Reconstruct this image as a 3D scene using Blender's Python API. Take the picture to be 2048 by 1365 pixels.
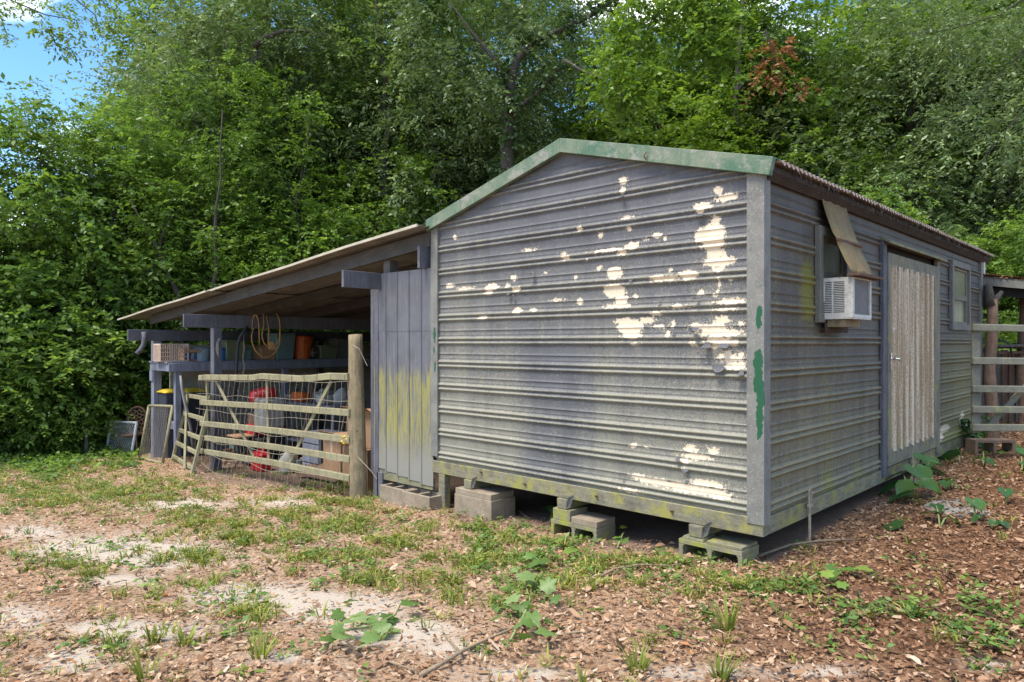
import bpy, math, random
import numpy as np
from mathutils import Vector, Matrix
R = math.radians
for o in list(bpy.data.objects): bpy.data.objects.remove(o)
scene = bpy.context.scene
col = scene.collection
# ------------------------------------------------------------------ camera
F, CX, CY = 1409., 1024., 686.
CAM = (2.21, -4.88, 1.57)
CS, SN = 0.7205, 0.6934
cd = bpy.data.cameras.new('camera'); cam = bpy.data.objects.new('camera', cd); col.objects.link(cam)
cam.location = CAM; cam.rotation_euler = (R(90), 0, math.atan2(SN, CS))
cd.sensor_width = 36; cd.lens = F/2048*36; cd.shift_y = 0.0017; cd.clip_start = .05; cd.clip_end = 2000
scene.camera = cam
# ------------------------------------------------------------------ sky, sun, exposure
SUN_TO = Vector((-.10, -.44, .87)).normalized()
SUN_EL = math.asin(SUN_TO.z); SUN_AZ = math.atan2(SUN_TO.x, SUN_TO.y)
w = bpy.data.worlds.new('World'); scene.world = w; w.use_nodes = True
wn = w.node_tree.nodes; wl = w.node_tree.links; wn.clear()
sky = wn.new('ShaderNodeTexSky'); sky.sky_type = 'NISHITA'; sky.sun_disc = False
sky.sun_elevation = SUN_EL; sky.sun_rotation = SUN_AZ
sky.air_density = 1.0; sky.dust_density = .6; sky.ozone_density = 1.6
bg = wn.new('ShaderNodeBackground'); bg.inputs['Strength'].default_value = .15
wo = wn.new('ShaderNodeOutputWorld')
tc = wn.new('ShaderNodeTexCoord'); mp = wn.new('ShaderNodeMapping'); mp.inputs['Scale'].default_value = (1, 1, 2.6); mp.inputs['Location'].default_value = (3.1, 1.7, .37)
cn = wn.new('ShaderNodeTexNoise'); cn.inputs['Scale'].default_value = 2.3; cn.inputs['Detail'].default_value = 7; cn.inputs['Roughness'].default_value = .55
cr = wn.new('ShaderNodeValToRGB'); cr.color_ramp.elements[0].position = .53; cr.color_ramp.elements[1].position = .70
mx = wn.new('ShaderNodeMix'); mx.data_type = 'RGBA'; mx.inputs[7].default_value = (8.6, 8.2, 7.5, 1)
wl.new(tc.outputs['Generated'], mp.inputs['Vector']); wl.new(mp.outputs[0], cn.inputs['Vector'])
wl.new(cn.outputs['Fac'], cr.inputs['Fac']); wl.new(cr.outputs['Color'], mx.inputs[0])
hs_ = wn.new('ShaderNodeHueSaturation'); hs_.inputs['Saturation'].default_value = 1.28; hs_.inputs['Value'].default_value = .70; wl.new(sky.outputs[0], hs_.inputs['Color']); wl.new(hs_.outputs[0], mx.inputs[6]); wl.new(mx.outputs[2], bg.inputs['Color']); wl.new(bg.outputs[0], wo.inputs['Surface'])
sl = bpy.data.lights.new('sun', 'SUN'); sl.energy = 2.1; sl.angle = R(24); sl.color = (1, .92, .78)
so = bpy.data.objects.new('sun', sl); col.objects.link(so)
so.rotation_euler = SUN_TO.to_track_quat('Z', 'Y').to_euler()
scene.view_settings.view_transform = 'Standard'; scene.view_settings.look = 'None'
scene.view_settings.gamma = 1; scene.view_settings.exposure = 1.56
scene.render.engine = 'CYCLES'
scene.cycles.max_bounces = 5; scene.cycles.diffuse_bounces = 4; scene.cycles.glossy_bounces = 2; scene.cycles.transmission_bounces = 4; scene.cycles.transparent_max_bounces = 4
# ------------------------------------------------------------------ pixel helpers (photo pixel -> direction)
def ray(px, py):
    r = (px-CX)/F
    return (CS*r-SN, SN*r+CS, -(py-CY)/F)
def onAx(px, py, ax, val):
    v = ray(px, py); t = (val-CAM[ax])/v[ax]
    return tuple(CAM[i]+v[i]*t for i in range(3))
def onX(px, py, X): return onAx(px, py, 0, X)
def onY(px, py, Y): return onAx(px, py, 1, Y)
def atD(px, py, d):
    v = ray(px, py); return tuple(CAM[i]+v[i]*d for i in range(3))
def sstep(a, b, x):
    t = max(0., min(1., (x-a)/(b-a))); return t*t*(3-2*t)
def gz(X, Y):
    z = .045*max(X, -15.) if X < 0 else 0.
    z -= .05*sstep(1.4, -.1, X)*sstep(-4.5, -.8, Y)
    r = .035*max(0, min(Y, 9))*sstep(-3.5, .3, X)
    far = .012*max(0, Y-9)*sstep(-3, 3, X)
    return z + r + far + .02*math.sin(X*1.3+Y*.7)*math.sin(Y*1.1-X*.5)
def onG(px, py):
    z = 0
    for i in range(40):
        p = onAx(px, py, 2, z); z = gz(p[0], p[1])
    return p
def proj(X, Y, Z):
    dx, dy = X-CAM[0], Y-CAM[1]
    xc = CS*dx+SN*dy; d = -SN*dx+CS*dy
    if d < .3: return (-9999, 9999, d)
    return CX+F*xc/d, CY-F*(Z-CAM[2])/d, d
# ------------------------------------------------------------------ node helper
class NT:
    def __init__(s, name, rough=.8, spec=.3, metal=0.):
        s.m = bpy.data.materials.new(name); s.m.use_nodes = True
        s.n = s.m.node_tree.nodes; s.l = s.m.node_tree.links
        s.b = s.n['Principled BSDF']; s.out = s.n['Material Output']
        s.b.inputs['Roughness'].default_value = rough; s.b.inputs['Specular IOR Level'].default_value = spec
        s.b.inputs['Metallic'].default_value = metal
        s._pos = None
    def put(s, sock, v):
        if v is None: return
        if isinstance(v, bpy.types.NodeSocket): s.l.new(v, sock)
        elif isinstance(v, (tuple, list)):
            sock.default_value = tuple(v)+((1.,) if len(v) == 3 and sock.type == 'RGBA' else ())
        else: sock.default_value = v
    def pos(s, sc=None, obj=False):
        if obj:
            g = s.n.new('ShaderNodeTexCoord').outputs['Object']
        else:
            if s._pos is None: s._pos = s.n.new('ShaderNodeNewGeometry').outputs['Position']
            g = s._pos
        if sc is None: return g
        m = s.n.new('ShaderNodeMapping'); m.inputs['Scale'].default_value = sc; s.l.new(g, m.inputs['Vector']); return m.outputs[0]
    def noise(s, scale, detail=4, rough=.6, vec=None, dist=0.):
        t = s.n.new('ShaderNodeTexNoise'); t.inputs['Scale'].default_value = scale; t.inputs['Detail'].default_value = detail
        t.inputs['Roughness'].default_value = rough; t.inputs['Distortion'].default_value = dist
        s.l.new(vec if vec is not None else s.pos(), t.inputs['Vector']); return t.outputs['Fac']
    def vor(s, scale, vec=None):
        t = s.n.new('ShaderNodeTexVoronoi'); t.inputs['Scale'].default_value = scale
        s.l.new(vec if vec is not None else s.pos(), t.inputs['Vector']); return t.outputs['Distance']
    def mth(s, op, a, b=None, clamp=False):
        t = s.n.new('ShaderNodeMath'); t.operation = op; t.use_clamp = clamp
        s.put(t.inputs[0], a); s.put(t.inputs[1], b); return t.outputs[0]
    def step(s, x, a, b):
        t = s.n.new('ShaderNodeMapRange'); t.interpolation_type = 'SMOOTHSTEP'
        s.put(t.inputs[0], x); t.inputs[1].default_value = a; t.inputs[2].default_value = b; return t.outputs[0]
    def mix(s, f, a, b, mode='MIX'):
        t = s.n.new('ShaderNodeMix'); t.data_type = 'RGBA'; t.blend_type = mode
        s.put(t.inputs[0], f); s.put(t.inputs[6], a); s.put(t.inputs[7], b); return t.outputs[2]
    def ramp(s, f, stops, interp='LINEAR'):
        t = s.n.new('ShaderNodeValToRGB'); e = t.color_ramp; e.interpolation = interp
        while len(e.elements) < len(stops): e.elements.new(.5)
        for i, (p, c) in enumerate(stops): e.elements[i].position = p; e.elements[i].color = tuple(c)+(1,)
        s.l.new(f, t.inputs['Fac']); return t.outputs['Color']
    def attr(s, name):
        t = s.n.new('ShaderNodeAttribute'); t.attribute_name = name; return t.outputs['Fac']
    def rnd(s): return s.n.new('ShaderNodeObjectInfo').outputs['Random']
    def bump(s, h, strength=.4, dist=.01):
        t = s.n.new('ShaderNodeBump'); t.inputs['Strength'].default_value = strength; t.inputs['Distance'].default_value = dist
        s.l.new(h, t.inputs['Height']); s.l.new(t.outputs[0], s.b.inputs['Normal'])
    def color(s, c): s.put(s.b.inputs['Base Color'], c); return s.m
M = {}
def worn(name, c1, c2, scale=6, rough=.85, spot=None, spot_t=(.58, .66), spot_scale=25, grain=None, algae=None, algae_t=(.5, .7), metal=0., spec=.25, bump=.3):
    """a weathered surface: two tones, blotches of a third, optional stretched grain and green growth"""
    t = NT(name, rough, spec, metal)
    n1 = t.noise(scale, 5, .65)
    c = t.mix(t.step(n1, .3, .7), c1, c2)
    if grain:
        g = t.noise(1, 6, .7, t.pos(grain)); c = t.mix(t.step(g, .35, .75), c, t.mix(.55, c, (.03, .028, .025)))
    fine = t.noise(140, 3, .7)
    c = t.mix(t.mth('MULTIPLY', t.step(fine, .45, .7), .35), c, t.mix(.5, c, (.6, .6, .55)))
    c = t.mix(t.mth('MULTIPLY', t.step(fine, .5, .3), .4), c, t.mix(.6, c, (.02, .02, .018)))
    if algae: c = t.mix(t.step(t.noise(scale*1.4, 6, .7), *algae_t), c, algae)
    if spot: c = t.mix(t.step(t.noise(spot_scale, 5, .7), *spot_t), c, spot)
    t.bump(t.noise(90, 4, .7) if not grain else t.noise(1, 6, .7, t.pos(tuple(q*2 for q in grain))), bump, .004)
    M[name] = t.color(c); return M[name]
def plain(name, c, rough=.5, var=.25, spec=.4, metal=0.):
    t = NT(name, rough, spec, metal); n = t.noise(9, 5, .7)
    M[name] = t.color(t.mix(t.step(n, .35, .75), c, tuple(q*(1-var) for q in c))); return M[name]
# ------------------------------------------------------------------ object helpers
ORG = {}
def link(o, parent=None):
    col.objects.link(o)
    if parent is not None: o.parent = parent
    return o
def tag(o, label, cat, group=None, kind=None):
    o['label'] = label
    if cat: o['category'] = cat
    if group: o['group'] = group
    if kind: o['kind'] = kind
    return o
def T(name, label, cat, loc=(0, 0, 0), group=None):
    o = bpy.data.objects.new(name, None); o.empty_display_size = .1; o.location = loc; link(o)
    ORG[o.name] = Vector(loc); return tag(o, label, cat, group)
class MB:
    def __init__(s): s.v = []; s.f = []; s.a = {}
    def add(s, vs, fs):
        b = len(s.v); s.v.extend([tuple(q) for q in vs]); s.f.extend([tuple(b+i for i in f) for f in fs]); return s
    def box(s, x0, x1, y0, y1, z0, z1):
        return s.add([(x0,y0,z0),(x1,y0,z0),(x1,y1,z0),(x0,y1,z0),(x0,y0,z1),(x1,y0,z1),(x1,y1,z1),(x0,y1,z1)],
            [(0,3,2,1),(4,5,6,7),(0,1,5,4),(1,2,6,5),(2,3,7,6),(3,0,4,7)])
    def hexa(s, P):   # eight corners, bottom 4 ccw then top 4
        return s.add(P, [(0,3,2,1),(4,5,6,7),(0,1,5,4),(1,2,6,5),(2,3,7,6),(3,0,4,7)])
    def beam(s, p, q, w, h, up=(0, 0, 1), roll=0):
        p, q = Vector(p), Vector(q); d = (q-p).normalized(); u = Vector(up)
        sd = d.cross(u).normalized(); u = sd.cross(d).normalized()
        P = []
        for e in (p, q):
            for a, b in ((-1,-1),(1,-1),(1,1),(-1,1)): P.append(e+sd*(a*w/2)+u*(b*h/2))
        return s.add(P, [(0,1,2,3),(7,6,5,4),(0,4,5,1),(1,5,6,2),(2,6,7,3),(3,7,4,0)])
    def sweep(s, pts, sec, up=(0, 0, 1)):
        """extrude a closed section [(side, up)] along points"""
        n = len(sec); b = len(s.v); pts = [Vector(p) for p in pts]
        for i, p in enumerate(pts):
            d = (pts[min(i+1, len(pts)-1)]-pts[max(i-1, 0)]).normalized()
            sd = d.cross(Vector(up)).normalized(); u = sd.cross(d).normalized()
            for a, c in sec: s.v.append(tuple(p+sd*a+u*c))
        for i in range(len(pts)-1):
            for k in range(n):
                s.f.append((b+i*n+k, b+i*n+(k+1) % n, b+(i+1)*n+(k+1) % n, b+(i+1)*n+k))
        s.f.append(tuple(b+k for k in range(n))[::-1]); s.f.append(tuple(b+(len(pts)-1)*n+k for k in range(n))); return s
    def tube(s, pts, r, n=8, cap=True):
        pts = [Vector(p) for p in pts]; b = len(s.v); L = len(pts)
        rr = r if isinstance(r, (list, tuple)) else [r]*L
        ref = Vector((.31, .22, .92)); prev = None
        for i, p in enumerate(pts):
            d = (pts[min(i+1, L-1)]-pts[max(i-1, 0)])
            if d.length < 1e-9: d = Vector((0, 0, 1))
            d.normalize()
            x = prev-d*prev.dot(d) if prev is not None else d.cross(ref)
            if x.length < 1e-5: x = d.cross(Vector((1, 0, 0)))
            x.normalize(); prev = x; y = d.cross(x)
            for k in range(n):
                a = 2*math.pi*k/n; s.v.append(tuple(p+x*(math.cos(a)*rr[i])+y*(math.sin(a)*rr[i])))
        for i in range(L-1):
            for k in range(n): s.f.append((b+i*n+k, b+i*n+(k+1) % n, b+(i+1)*n+(k+1) % n, b+(i+1)*n+k))
        if cap:
            s.f.append(tuple(b+k for k in range(n))[::-1]); s.f.append(tuple(b+(L-1)*n+k for k in range(n)))
        return s
    def lathe(s, c, prof, n=16, sx=1, sy=1):
        b = len(s.v)
        for r, z in prof:
            for k in range(n):
                a = 2*math.pi*k/n; s.v.append((c[0]+math.cos(a)*r*sx, c[1]+math.sin(a)*r*sy, c[2]+z))
        for i in range(len(prof)-1):
            for k in range(n): s.f.append((b+i*n+k, b+i*n+(k+1) % n, b+(i+1)*n+(k+1) % n, b+(i+1)*n+k))
        s.f.append(tuple(b+k for k in range(n))[::-1]); s.f.append(tuple(b+(len(prof)-1)*n+k for k in range(n))); return s
    def grid(s, rows):
        b = len(s.v); n = len(rows[0])
        for r in rows: s.v.extend([tuple(q) for q in r])
        for i in range(len(rows)-1):
            for k in range(n-1): s.f.append((b+i*n+k, b+i*n+k+1, b+(i+1)*n+k+1, b+(i+1)*n+k))
        return s
    def xf(s, m):
        s.v = [tuple(m @ Vector(q)) for q in s.v]; return s
    def build(s, name, mat, parent=None, smooth=False, bevel=0, label=None):
        org = ORG.get(parent.name, Vector()) if parent is not None else Vector()
        me = bpy.data.meshes.new(name); me.from_pydata([(q[0]-org.x, q[1]-org.y, q[2]-org.z) for q in s.v], [], s.f)
        me.materials.append(M[mat] if isinstance(mat, str) else mat)
        if smooth: me.polygons.foreach_set('use_smooth', [True]*len(me.polygons))
        for k, a in s.a.items():
            at = me.attributes.new(k, 'FLOAT', 'POINT'); at.data.foreach_set('value', a)
        o = bpy.data.objects.new(name, me); link(o, parent); ORG[o.name] = org
        if bevel:
            bv = o.modifiers.new('b', 'BEVEL'); bv.width = bevel; bv.segments = 1; bv.limit_method = 'ANGLE'
        if label: o['label'] = label
        return o
def copy_tree(o, parent=None):
    c = o.copy(); col.objects.link(c); c.parent = parent
    for ch in [q for q in col.objects if q.parent == o]: copy_tree(ch, c)
    return c
def npmesh(name, V, Fq, mat, attrs=None, smooth=False):
    """numpy quads -> mesh datablock"""
    me = bpy.data.meshes.new(name); nv = len(V); nf = len(Fq); k = Fq.shape[1]
    me.vertices.add(nv); me.vertices.foreach_set('co', V.astype(np.float32).ravel())
    me.loops.add(nf*k); me.loops.foreach_set('vertex_index', Fq.astype(np.int32).ravel())
    me.polygons.add(nf); me.polygons.foreach_set('loop_start', np.arange(0, nf*k, k, dtype=np.int32))
    me.update(calc_edges=True)
    for n_, a in (attrs or {}).items():
        at = me.attributes.new(n_, 'FLOAT', 'POINT'); at.data.foreach_set('value', a.astype(np.float32))
    me.materials.append(M[mat] if isinstance(mat, str) else mat)
    if smooth: me.polygons.foreach_set('use_smooth', [True]*nf)
    return me
rng = random.Random(7)
nr = np.random.default_rng(11)
# ------------------------------------------------------------------ materials
worn('timber_paint', (.125, .127, .160), (.085, .087, .11), 5, .75, spot=(.20, .19, .17), spot_t=(.66, .74), grain=(30, 30, 3))
worn('shelf_paint', (.24, .26, .34), (.19, .205, .275), 5, .75, spot=(.10, .09, .07), spot_t=(.68, .75), grain=(30, 30, 3))
worn('raw_rafter_shaded', (.085, .076, .070), (.052, .048, .047), 4, .9, grain=(3, 30, 30))  # tone darkened to stand in for the roof overhang's shade
worn('sill_wood', (.245, .225, .15), (.155, .145, .105), 5, .9, algae=(.265, .25, .075), algae_t=(.45, .66), grain=(6, 6, 40))
worn('trim_metal', (.17, .165, .14), (.12, .118, .11), 5, .7, spot=(.42, .42, .36), spot_t=(.62, .68), spot_scale=60, algae=(.22, .22, .10), algae_t=(.56, .78))
worn('roof_metal', (.30, .27, .23), (.22, .17, .13), 4, .7, spot=(.14, .07, .04), spot_t=(.58, .72), spot_scale=12, metal=.2)
worn('lean_roof_metal', (.24, .22, .19), (.15, .135, .12), 3, .7, spot=(.16, .10, .07), spot_t=(.62, .74), spot_scale=9, metal=.1)
worn('eave_wood', (.05, .034, .025), (.028, .022, .018), 8, .95, spot=(.10, .045, .025), spot_t=(.58, .72))
worn('gate_metal', (.29, .26, .155), (.19, .172, .10), 6, .75, spot=(.15, .13, .09), spot_t=(.62, .72), spot_scale=20, algae=(.27, .275, .13), algae_t=(.5, .75))
worn('gate_grey', (.175, .17, .135), (.115, .115, .09), 6, .6, spot=(.13, .12, .09), spot_t=(.62, .74), algae=(.22, .25, .11), algae_t=(.52, .75))
worn('post_wood', (.32, .25, .145), (.21, .165, .09), 6, .95, spot=(.08, .065, .04), spot_t=(.62, .72), spot_scale=18, grain=(40, 40, 4), bump=.7)
worn('log_wood', (.26, .16, .10), (.17, .10, .065), 5, .95, spot=(.08, .05, .035), spot_t=(.58, .7), grain=(30, 30, 4), bump=.7)
worn('concrete', (.30, .24, .175), (.21, .165, .115), 8, .95, spot=(.13, .115, .085), spot_t=(.6, .7), bump=.8)
worn('mossy_concrete', (.24, .22, .14), (.17, .155, .11), 7, .95, algae=(.25, .26, .06), algae_t=(.46, .64), bump=.8)
worn('slab_concrete', (.28, .265, .235), (.20, .187, .165), 5, .9, spot=(.16, .12, .09), spot_t=(.62, .7), spot_scale=12)
worn('cream_siding', (.50, .47, .40), (.36, .33, .27), 4, .8, spot=(.2, .16, .11), spot_t=(.64, .75))
worn('board_grey', (.13, .12, .11), (.08, .075, .07), 4, .9, grain=(30, 30, 3))
worn('board_brown', (.20, .11, .07), (.13, .075, .05), 4, .9, grain=(30, 30, 3))
worn('cardboard', (.42, .25, .14), (.34, .20, .11), 5, .9)
worn('rust', (.15, .075, .045), (.09, .05, .035), 20, .9)
worn('bark', (.062, .050, .038), (.032, .026, .021), 8, .95, spot=(.10, .10, .07), spot_t=(.62, .72), spot_scale=14, grain=(20, 20, 3), bump=.9)
worn('stick_wood', (.28, .21, .13), (.17, .125, .08), 9, .95, bump=.6)
worn('ac_white', (.62, .61, .57), (.48, .46, .41), 10, .6, spot=(.16, .12, .07), spot_t=(.60, .68), spot_scale=40)
worn('ac_coil', (.15, .15, .155), (.11, .11, .115), 18, .7, spot=(.4, .4, .4), spot_t=(.68, .72), spot_scale=45)
worn('canvas_metal', (.22, .15, .06), (.15, .105, .048), 6, .8, spot=(.36, .28, .07), spot_t=(.56, .72), spot_scale=7, algae=(.17, .19, .10), algae_t=(.5, .7))
worn('galv_wire', (.36, .32, .25), (.25, .20, .15), 20, .7)
plain('dark_inside', (.015, .015, .014), .9)
plain('black_rubber', (.03, .03, .034), .6)
plain('bin_dark', (.05, .055, .075), .5)
plain('lid_yellow', (.62, .44, .03), .5)
plain('pvc_blue', (.03, .16, .42), .4)
plain('tub_blue', (.24, .34, .42), .5)
plain('tub_teal', (.16, .26, .27), .5)
plain('tub_green', (.16, .19, .12), .5)
plain('tub_grey', (.16, .17, .17), .5)
plain('crate_tan', (.62, .47, .38), .6)
plain('red_paint', (.50, .02, .03), .35, .4)
worn('white_plastic', (.42, .41, .38), (.27, .26, .23), 9, .6, spot=(.12, .09, .06), spot_t=(.58, .7))
plain('orange_plastic', (.55, .12, .02), .45, .4)
plain('label_blue', (.03, .10, .30), .6)
plain('chrome', (.7, .7, .7), .25, .1, .5, .9)
plain('rope_tan', (.50, .28, .10), .9)
plain('cloth_grey', (.30, .29, .27), .9)
plain('flower_yellow', (.75, .50, .03), .6)
plain('dead_leaf_cluster', (.38, .17, .07), .8, .4)
worn('white_frame', (.62, .64, .66), (.50, .52, .53), 8, .6, algae=(.36, .40, .30), algae_t=(.58, .75))
# painted siding: slate coat, dust and lichen, cream factory enamel where the coat has peeled
def siding_mat(name, dark, dust, algae):
    t = NT(name, .62, .3)
    n = t.noise(3, 5, .6); fine = t.noise(170, 3, .75); mid = t.noise(28, 5, .7)
    streak = t.noise(1, 4, .6, t.pos((7, 7, .35)))
    c = t.mix(t.step(n, .3, .7), dark, tuple(q*.78 for q in dark))
    g = t.mth('ADD', t.attr('grime'), t.mth('MULTIPLY', t.mth('SUBTRACT', streak, .5), .8))
    g = t.mth('ADD', g, t.mth('MULTIPLY', t.attr('rib'), .42))
    g2 = t.mth('ADD', g, t.mth('MULTIPLY', t.mth('SUBTRACT', fine, .5), 3.6))
    g3 = t.mth('ADD', g2, t.mth('MULTIPLY', t.mth('SUBTRACT', mid, .5), 1.1))
    c = t.mix(t.mth('MULTIPLY', t.step(g3, .22, .85), .86), c, dust)
    al = t.step(t.mth('ADD', t.attr('algae'), t.mth('MULTIPLY', t.mth('SUBTRACT', mid, .5), 1.0)), .35, .9)
    c = t.mix(t.mth('MULTIPLY', al, .75), c, algae)
    sp = t.step(t.mth('ADD', t.noise(75, 2, .5), t.mth('MULTIPLY', g, .05)), .70, .74)
    c = t.mix(t.mth('MULTIPLY', sp, .75), c, (.46, .46, .40))
    pe = t.mth('ADD', t.attr('peel'), t.mth('MULTIPLY', t.mth('SUBTRACT', t.noise(30, 7, .75), .5), .105))
    pm = t.step(pe, .0, .0022)
    chips = t.step(t.mth('ADD', t.noise(75, 3, .6, t.pos((1, 1, 1.8))), t.mth('MULTIPLY', t.attr('peel'), 1.6)), .615, .635)
    pm = t.mth('MAXIMUM', pm, chips)
    cream = t.mix(t.step(t.noise(35, 4, .7), .45, .75), (.70, .59, .44), (.56, .455, .33))
    cream = t.mix(t.step(fine, .62, .70), cream, (.16, .14, .12))
    c = t.mix(pm, c, cream)
    t.bump(t.mth('ADD', t.mth('MULTIPLY', pm, -1.), t.mth('MULTIPLY', fine, .35)), .5, .003)
    M[name] = t.color(c)
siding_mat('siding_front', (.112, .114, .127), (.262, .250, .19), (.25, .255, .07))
siding_mat('siding_side', (.082, .074, .068), (.24, .212, .125), (.215, .215, .035))  # browner base than the front, offsets the blue skylight on this wall
# green rake trim with lichen and grey overspray
t = NT('green_trim', .6, .3)
c = t.mix(t.step(t.noise(5, 5, .65), .35, .7), (.065, .135, .085), (.165, .20, .135))
c = t.mix(t.step(t.noise(8, 7, .75), .49, .64), c, (.235, .235, .20))
c = t.mix(t.mth('MULTIPLY', t.step(t.noise(70, 6, .8), .55, .68), .7), c, (.40, .41, .32))
c = t.mix(t.mth('MULTIPLY', t.step(t.noise(1, 5, .7, t.pos((14, 14, 1.2))), .56, .7), .5), c, (.26, .26, .20))
M['green_trim'] = t.color(c)
# corner trim: slate overspray worn down to green in places
t = NT('corner_trim', .65, .3)
c = t.mix(t.step(t.noise(6, 5, .65), .35, .7), (.20, .198, .18), (.135, .133, .128))
c = t.mix(t.mth('MULTIPLY', t.step(t.noise(60, 5, .75), .52, .68), .7), c, (.34, .34, .28))
c = t.mix(t.mth('MULTIPLY', t.step(t.noise(1, 5, .7, t.pos((30, 30, 3))), .55, .72), .5), c, (.24, .23, .14))
pm = t.step(t.mth('ADD', t.attr('peel'), t.mth('MULTIPLY', t.mth('SUBTRACT', t.noise(22, 5, .65), .5), .06)), 0, .003)
c = t.mix(pm, c, (.016, .085, .042))
t.bump(t.mth('ADD', t.mth('MULTIPLY', pm, -1.), t.noise(150, 3, .7)), .4, .003)
M['corner_trim'] = t.color(c)
# lean-to wall sheet: blue grey with yellow growth on its lower half
t = NT('panel_paint', .7, .3)
c = t.mix(t.step(t.noise(4, 5, .6), .35, .7), (.125, .128, .15), (.10, .102, .118))
c = t.mix(t.step(t.noise(1, 6, .7, t.pos((40, 40, 2))), .52, .72), c, (.21, .205, .18))
sep = t.n.new('ShaderNodeSeparateXYZ'); t.l.new(t.pos(), sep.inputs[0]); zz = sep.outputs[2]
st = t.noise(1, 5, .7, t.pos((26, 26, 1.6)))
band = t.mth('MULTIPLY', t.step(t.mth('ADD', zz, t.mth('MULTIPLY', st, .8)), 1.72, 1.55), t.step(t.mth('ADD', zz, t.mth('MULTIPLY', st, .9)), .62, 1.0))
c = t.mix(t.mth('MULTIPLY', t.mth('MULTIPLY', band, t.step(t.noise(1, 6, .75, t.pos((34, 34, 2.2))), .36, .60)), t.step(t.noise(60, 4, .7), .25, .5)), c, (.28, .26, .075))
low = t.step(t.mth('ADD', zz, t.mth('MULTIPLY', st, .6)), .95, .5)
c = t.mix(t.mth('MULTIPLY', low, .7), c, (.27, .26, .22))
t.bump(t.noise(1, 6, .7, t.pos((60, 60, 4))), .3, .003)
M['panel_paint'] = t.color(c)
# corrugated door skin: pale enamel streaked with brown
t = NT('door_skin', .65, .3)
s1 = t.noise(1, 6, .75, t.pos((14, 14, .5))); s2 = t.noise(55, 4, .75)
c = t.mix(t.step(t.mth('ADD', s1, t.mth('MULTIPLY', t.mth('SUBTRACT', s2, .5), .7)), .36, .62), (.66, .58, .44), (.27, .19, .105))
c = t.mix(t.mth('MULTIPLY', t.attr('rib'), .62), c, (.22, .155, .085))
c = t.mix(t.step(t.noise(9, 5, .7, t.pos((1, 1, .4))), .66, .69), c, (.66, .62, .56))
M['door_skin'] = t.color(c)
worn('door_frame', (.25, .23, .17), (.17, .16, .125), 5, .85, algae=(.24, .245, .08), algae_t=(.5, .7), grain=(30, 30, 4))
# window glass, dusty
t = NT('dusty_glass', .35, .3)
M['dusty_glass'] = t.color(t.mix(t.step(t.noise(7, 5, .7), .3, .7), (.05, .055, .04), (.12, .12, .075)))
t = NT('sash_film', .6, .2)
M['sash_film'] = t.color(t.mix(t.step(t.noise(9, 6, .75), .3, .7), (.13, .14, .06), (.19, .19, .10)))
# ground: pale sand, brown soil and bark dust (attribute 'sand' and 'soil'; soil also stands in for some shade)
t = NT('ground_soil', .97, .1)
nA = t.noise(2.2, 7, .7); nB = t.noise(22, 6, .75); nC = t.noise(120, 4, .75)
sand = t.mix(t.step(nC, .35, .7), (.52, .45, .37), (.40, .33, .26))
litter = t.ramp(t.noise(40, 5, .8), [(.3, (.10, .06, .038)), (.44, (.25, .155, .095)), (.55, (.38, .255, .165)), (.68, (.49, .37, .26))])
soil = t.mix(t.step(nB, .35, .7), (.23, .165, .125), (.15, .105, .08))
f = t.step(t.mth('ADD', t.attr('sand'), t.mth('ADD', t.mth('MULTIPLY', t.mth('SUBTRACT', nB, .5), 1.1), t.mth('MULTIPLY', t.mth('SUBTRACT', nA, .5), .9))), .18, .80)
litter = t.mix(t.attr('right_brown'), litter, t.mix(1., litter, (.52, .40, .34), 'MULTIPLY'))  # litter turns darker and redder towards the right, beside the shed
c = t.mix(f, litter, sand)
c = t.mix(t.step(t.mth('ADD', t.attr('soil'), t.mth('MULTIPLY', t.mth('SUBTRACT', nB, .5), .8)), .4, .75), c, soil)
t.bump(t.mth('ADD', nB, t.mth('MULTIPLY', nC, .5)), .8, .02)
M['ground_soil'] = t.color(c)
# leaves: reflected + transmitted light
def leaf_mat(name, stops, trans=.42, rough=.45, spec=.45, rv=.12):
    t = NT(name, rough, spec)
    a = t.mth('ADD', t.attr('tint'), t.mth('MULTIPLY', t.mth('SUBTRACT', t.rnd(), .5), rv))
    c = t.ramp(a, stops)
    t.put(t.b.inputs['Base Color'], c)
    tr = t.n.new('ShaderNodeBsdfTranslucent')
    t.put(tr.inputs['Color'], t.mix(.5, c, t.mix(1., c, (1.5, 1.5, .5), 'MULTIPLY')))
    ms = t.n.new('ShaderNodeMixShader'); ms.inputs[0].default_value = trans
    t.l.new(t.b.outputs[0], ms.inputs[1]); t.l.new(tr.outputs[0], ms.inputs[2]); t.l.new(ms.outputs[0], t.out.inputs['Surface'])
    M[name] = t.m
leaf_mat('leaf_oak', [(0, (0.063, 0.117, 0.031)), (.35, (0.117, 0.202, 0.045)), (.7, (0.182, 0.287, 0.065)), (1, (0.298, 0.427, 0.085))])
leaf_mat('leaf_light', [(0, (0.061, 0.115, 0.019)), (.35, (0.115, 0.209, 0.030)), (.7, (0.169, 0.277, 0.035)), (1, (0.257, 0.365, 0.047))], .45)
leaf_mat('leaf_shrub', [(0, (0.050, 0.097, 0.022)), (.35, (0.096, 0.176, 0.035)), (.7, (0.154, 0.264, 0.045)), (1, (0.250, 0.370, 0.056))])
leaf_mat('leaf_grey', [(0, (0.076, 0.118, 0.049)), (.4, (0.124, 0.189, 0.076)), (.75, (0.190, 0.268, 0.114)), (1, (0.285, 0.377, 0.141))], .3)
leaf_mat('leaf_ivy', [(0, (0.025, 0.056, 0.020)), (.5, (0.049, 0.098, 0.031)), (1, (0.098, 0.168, 0.049))], .25)
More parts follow.
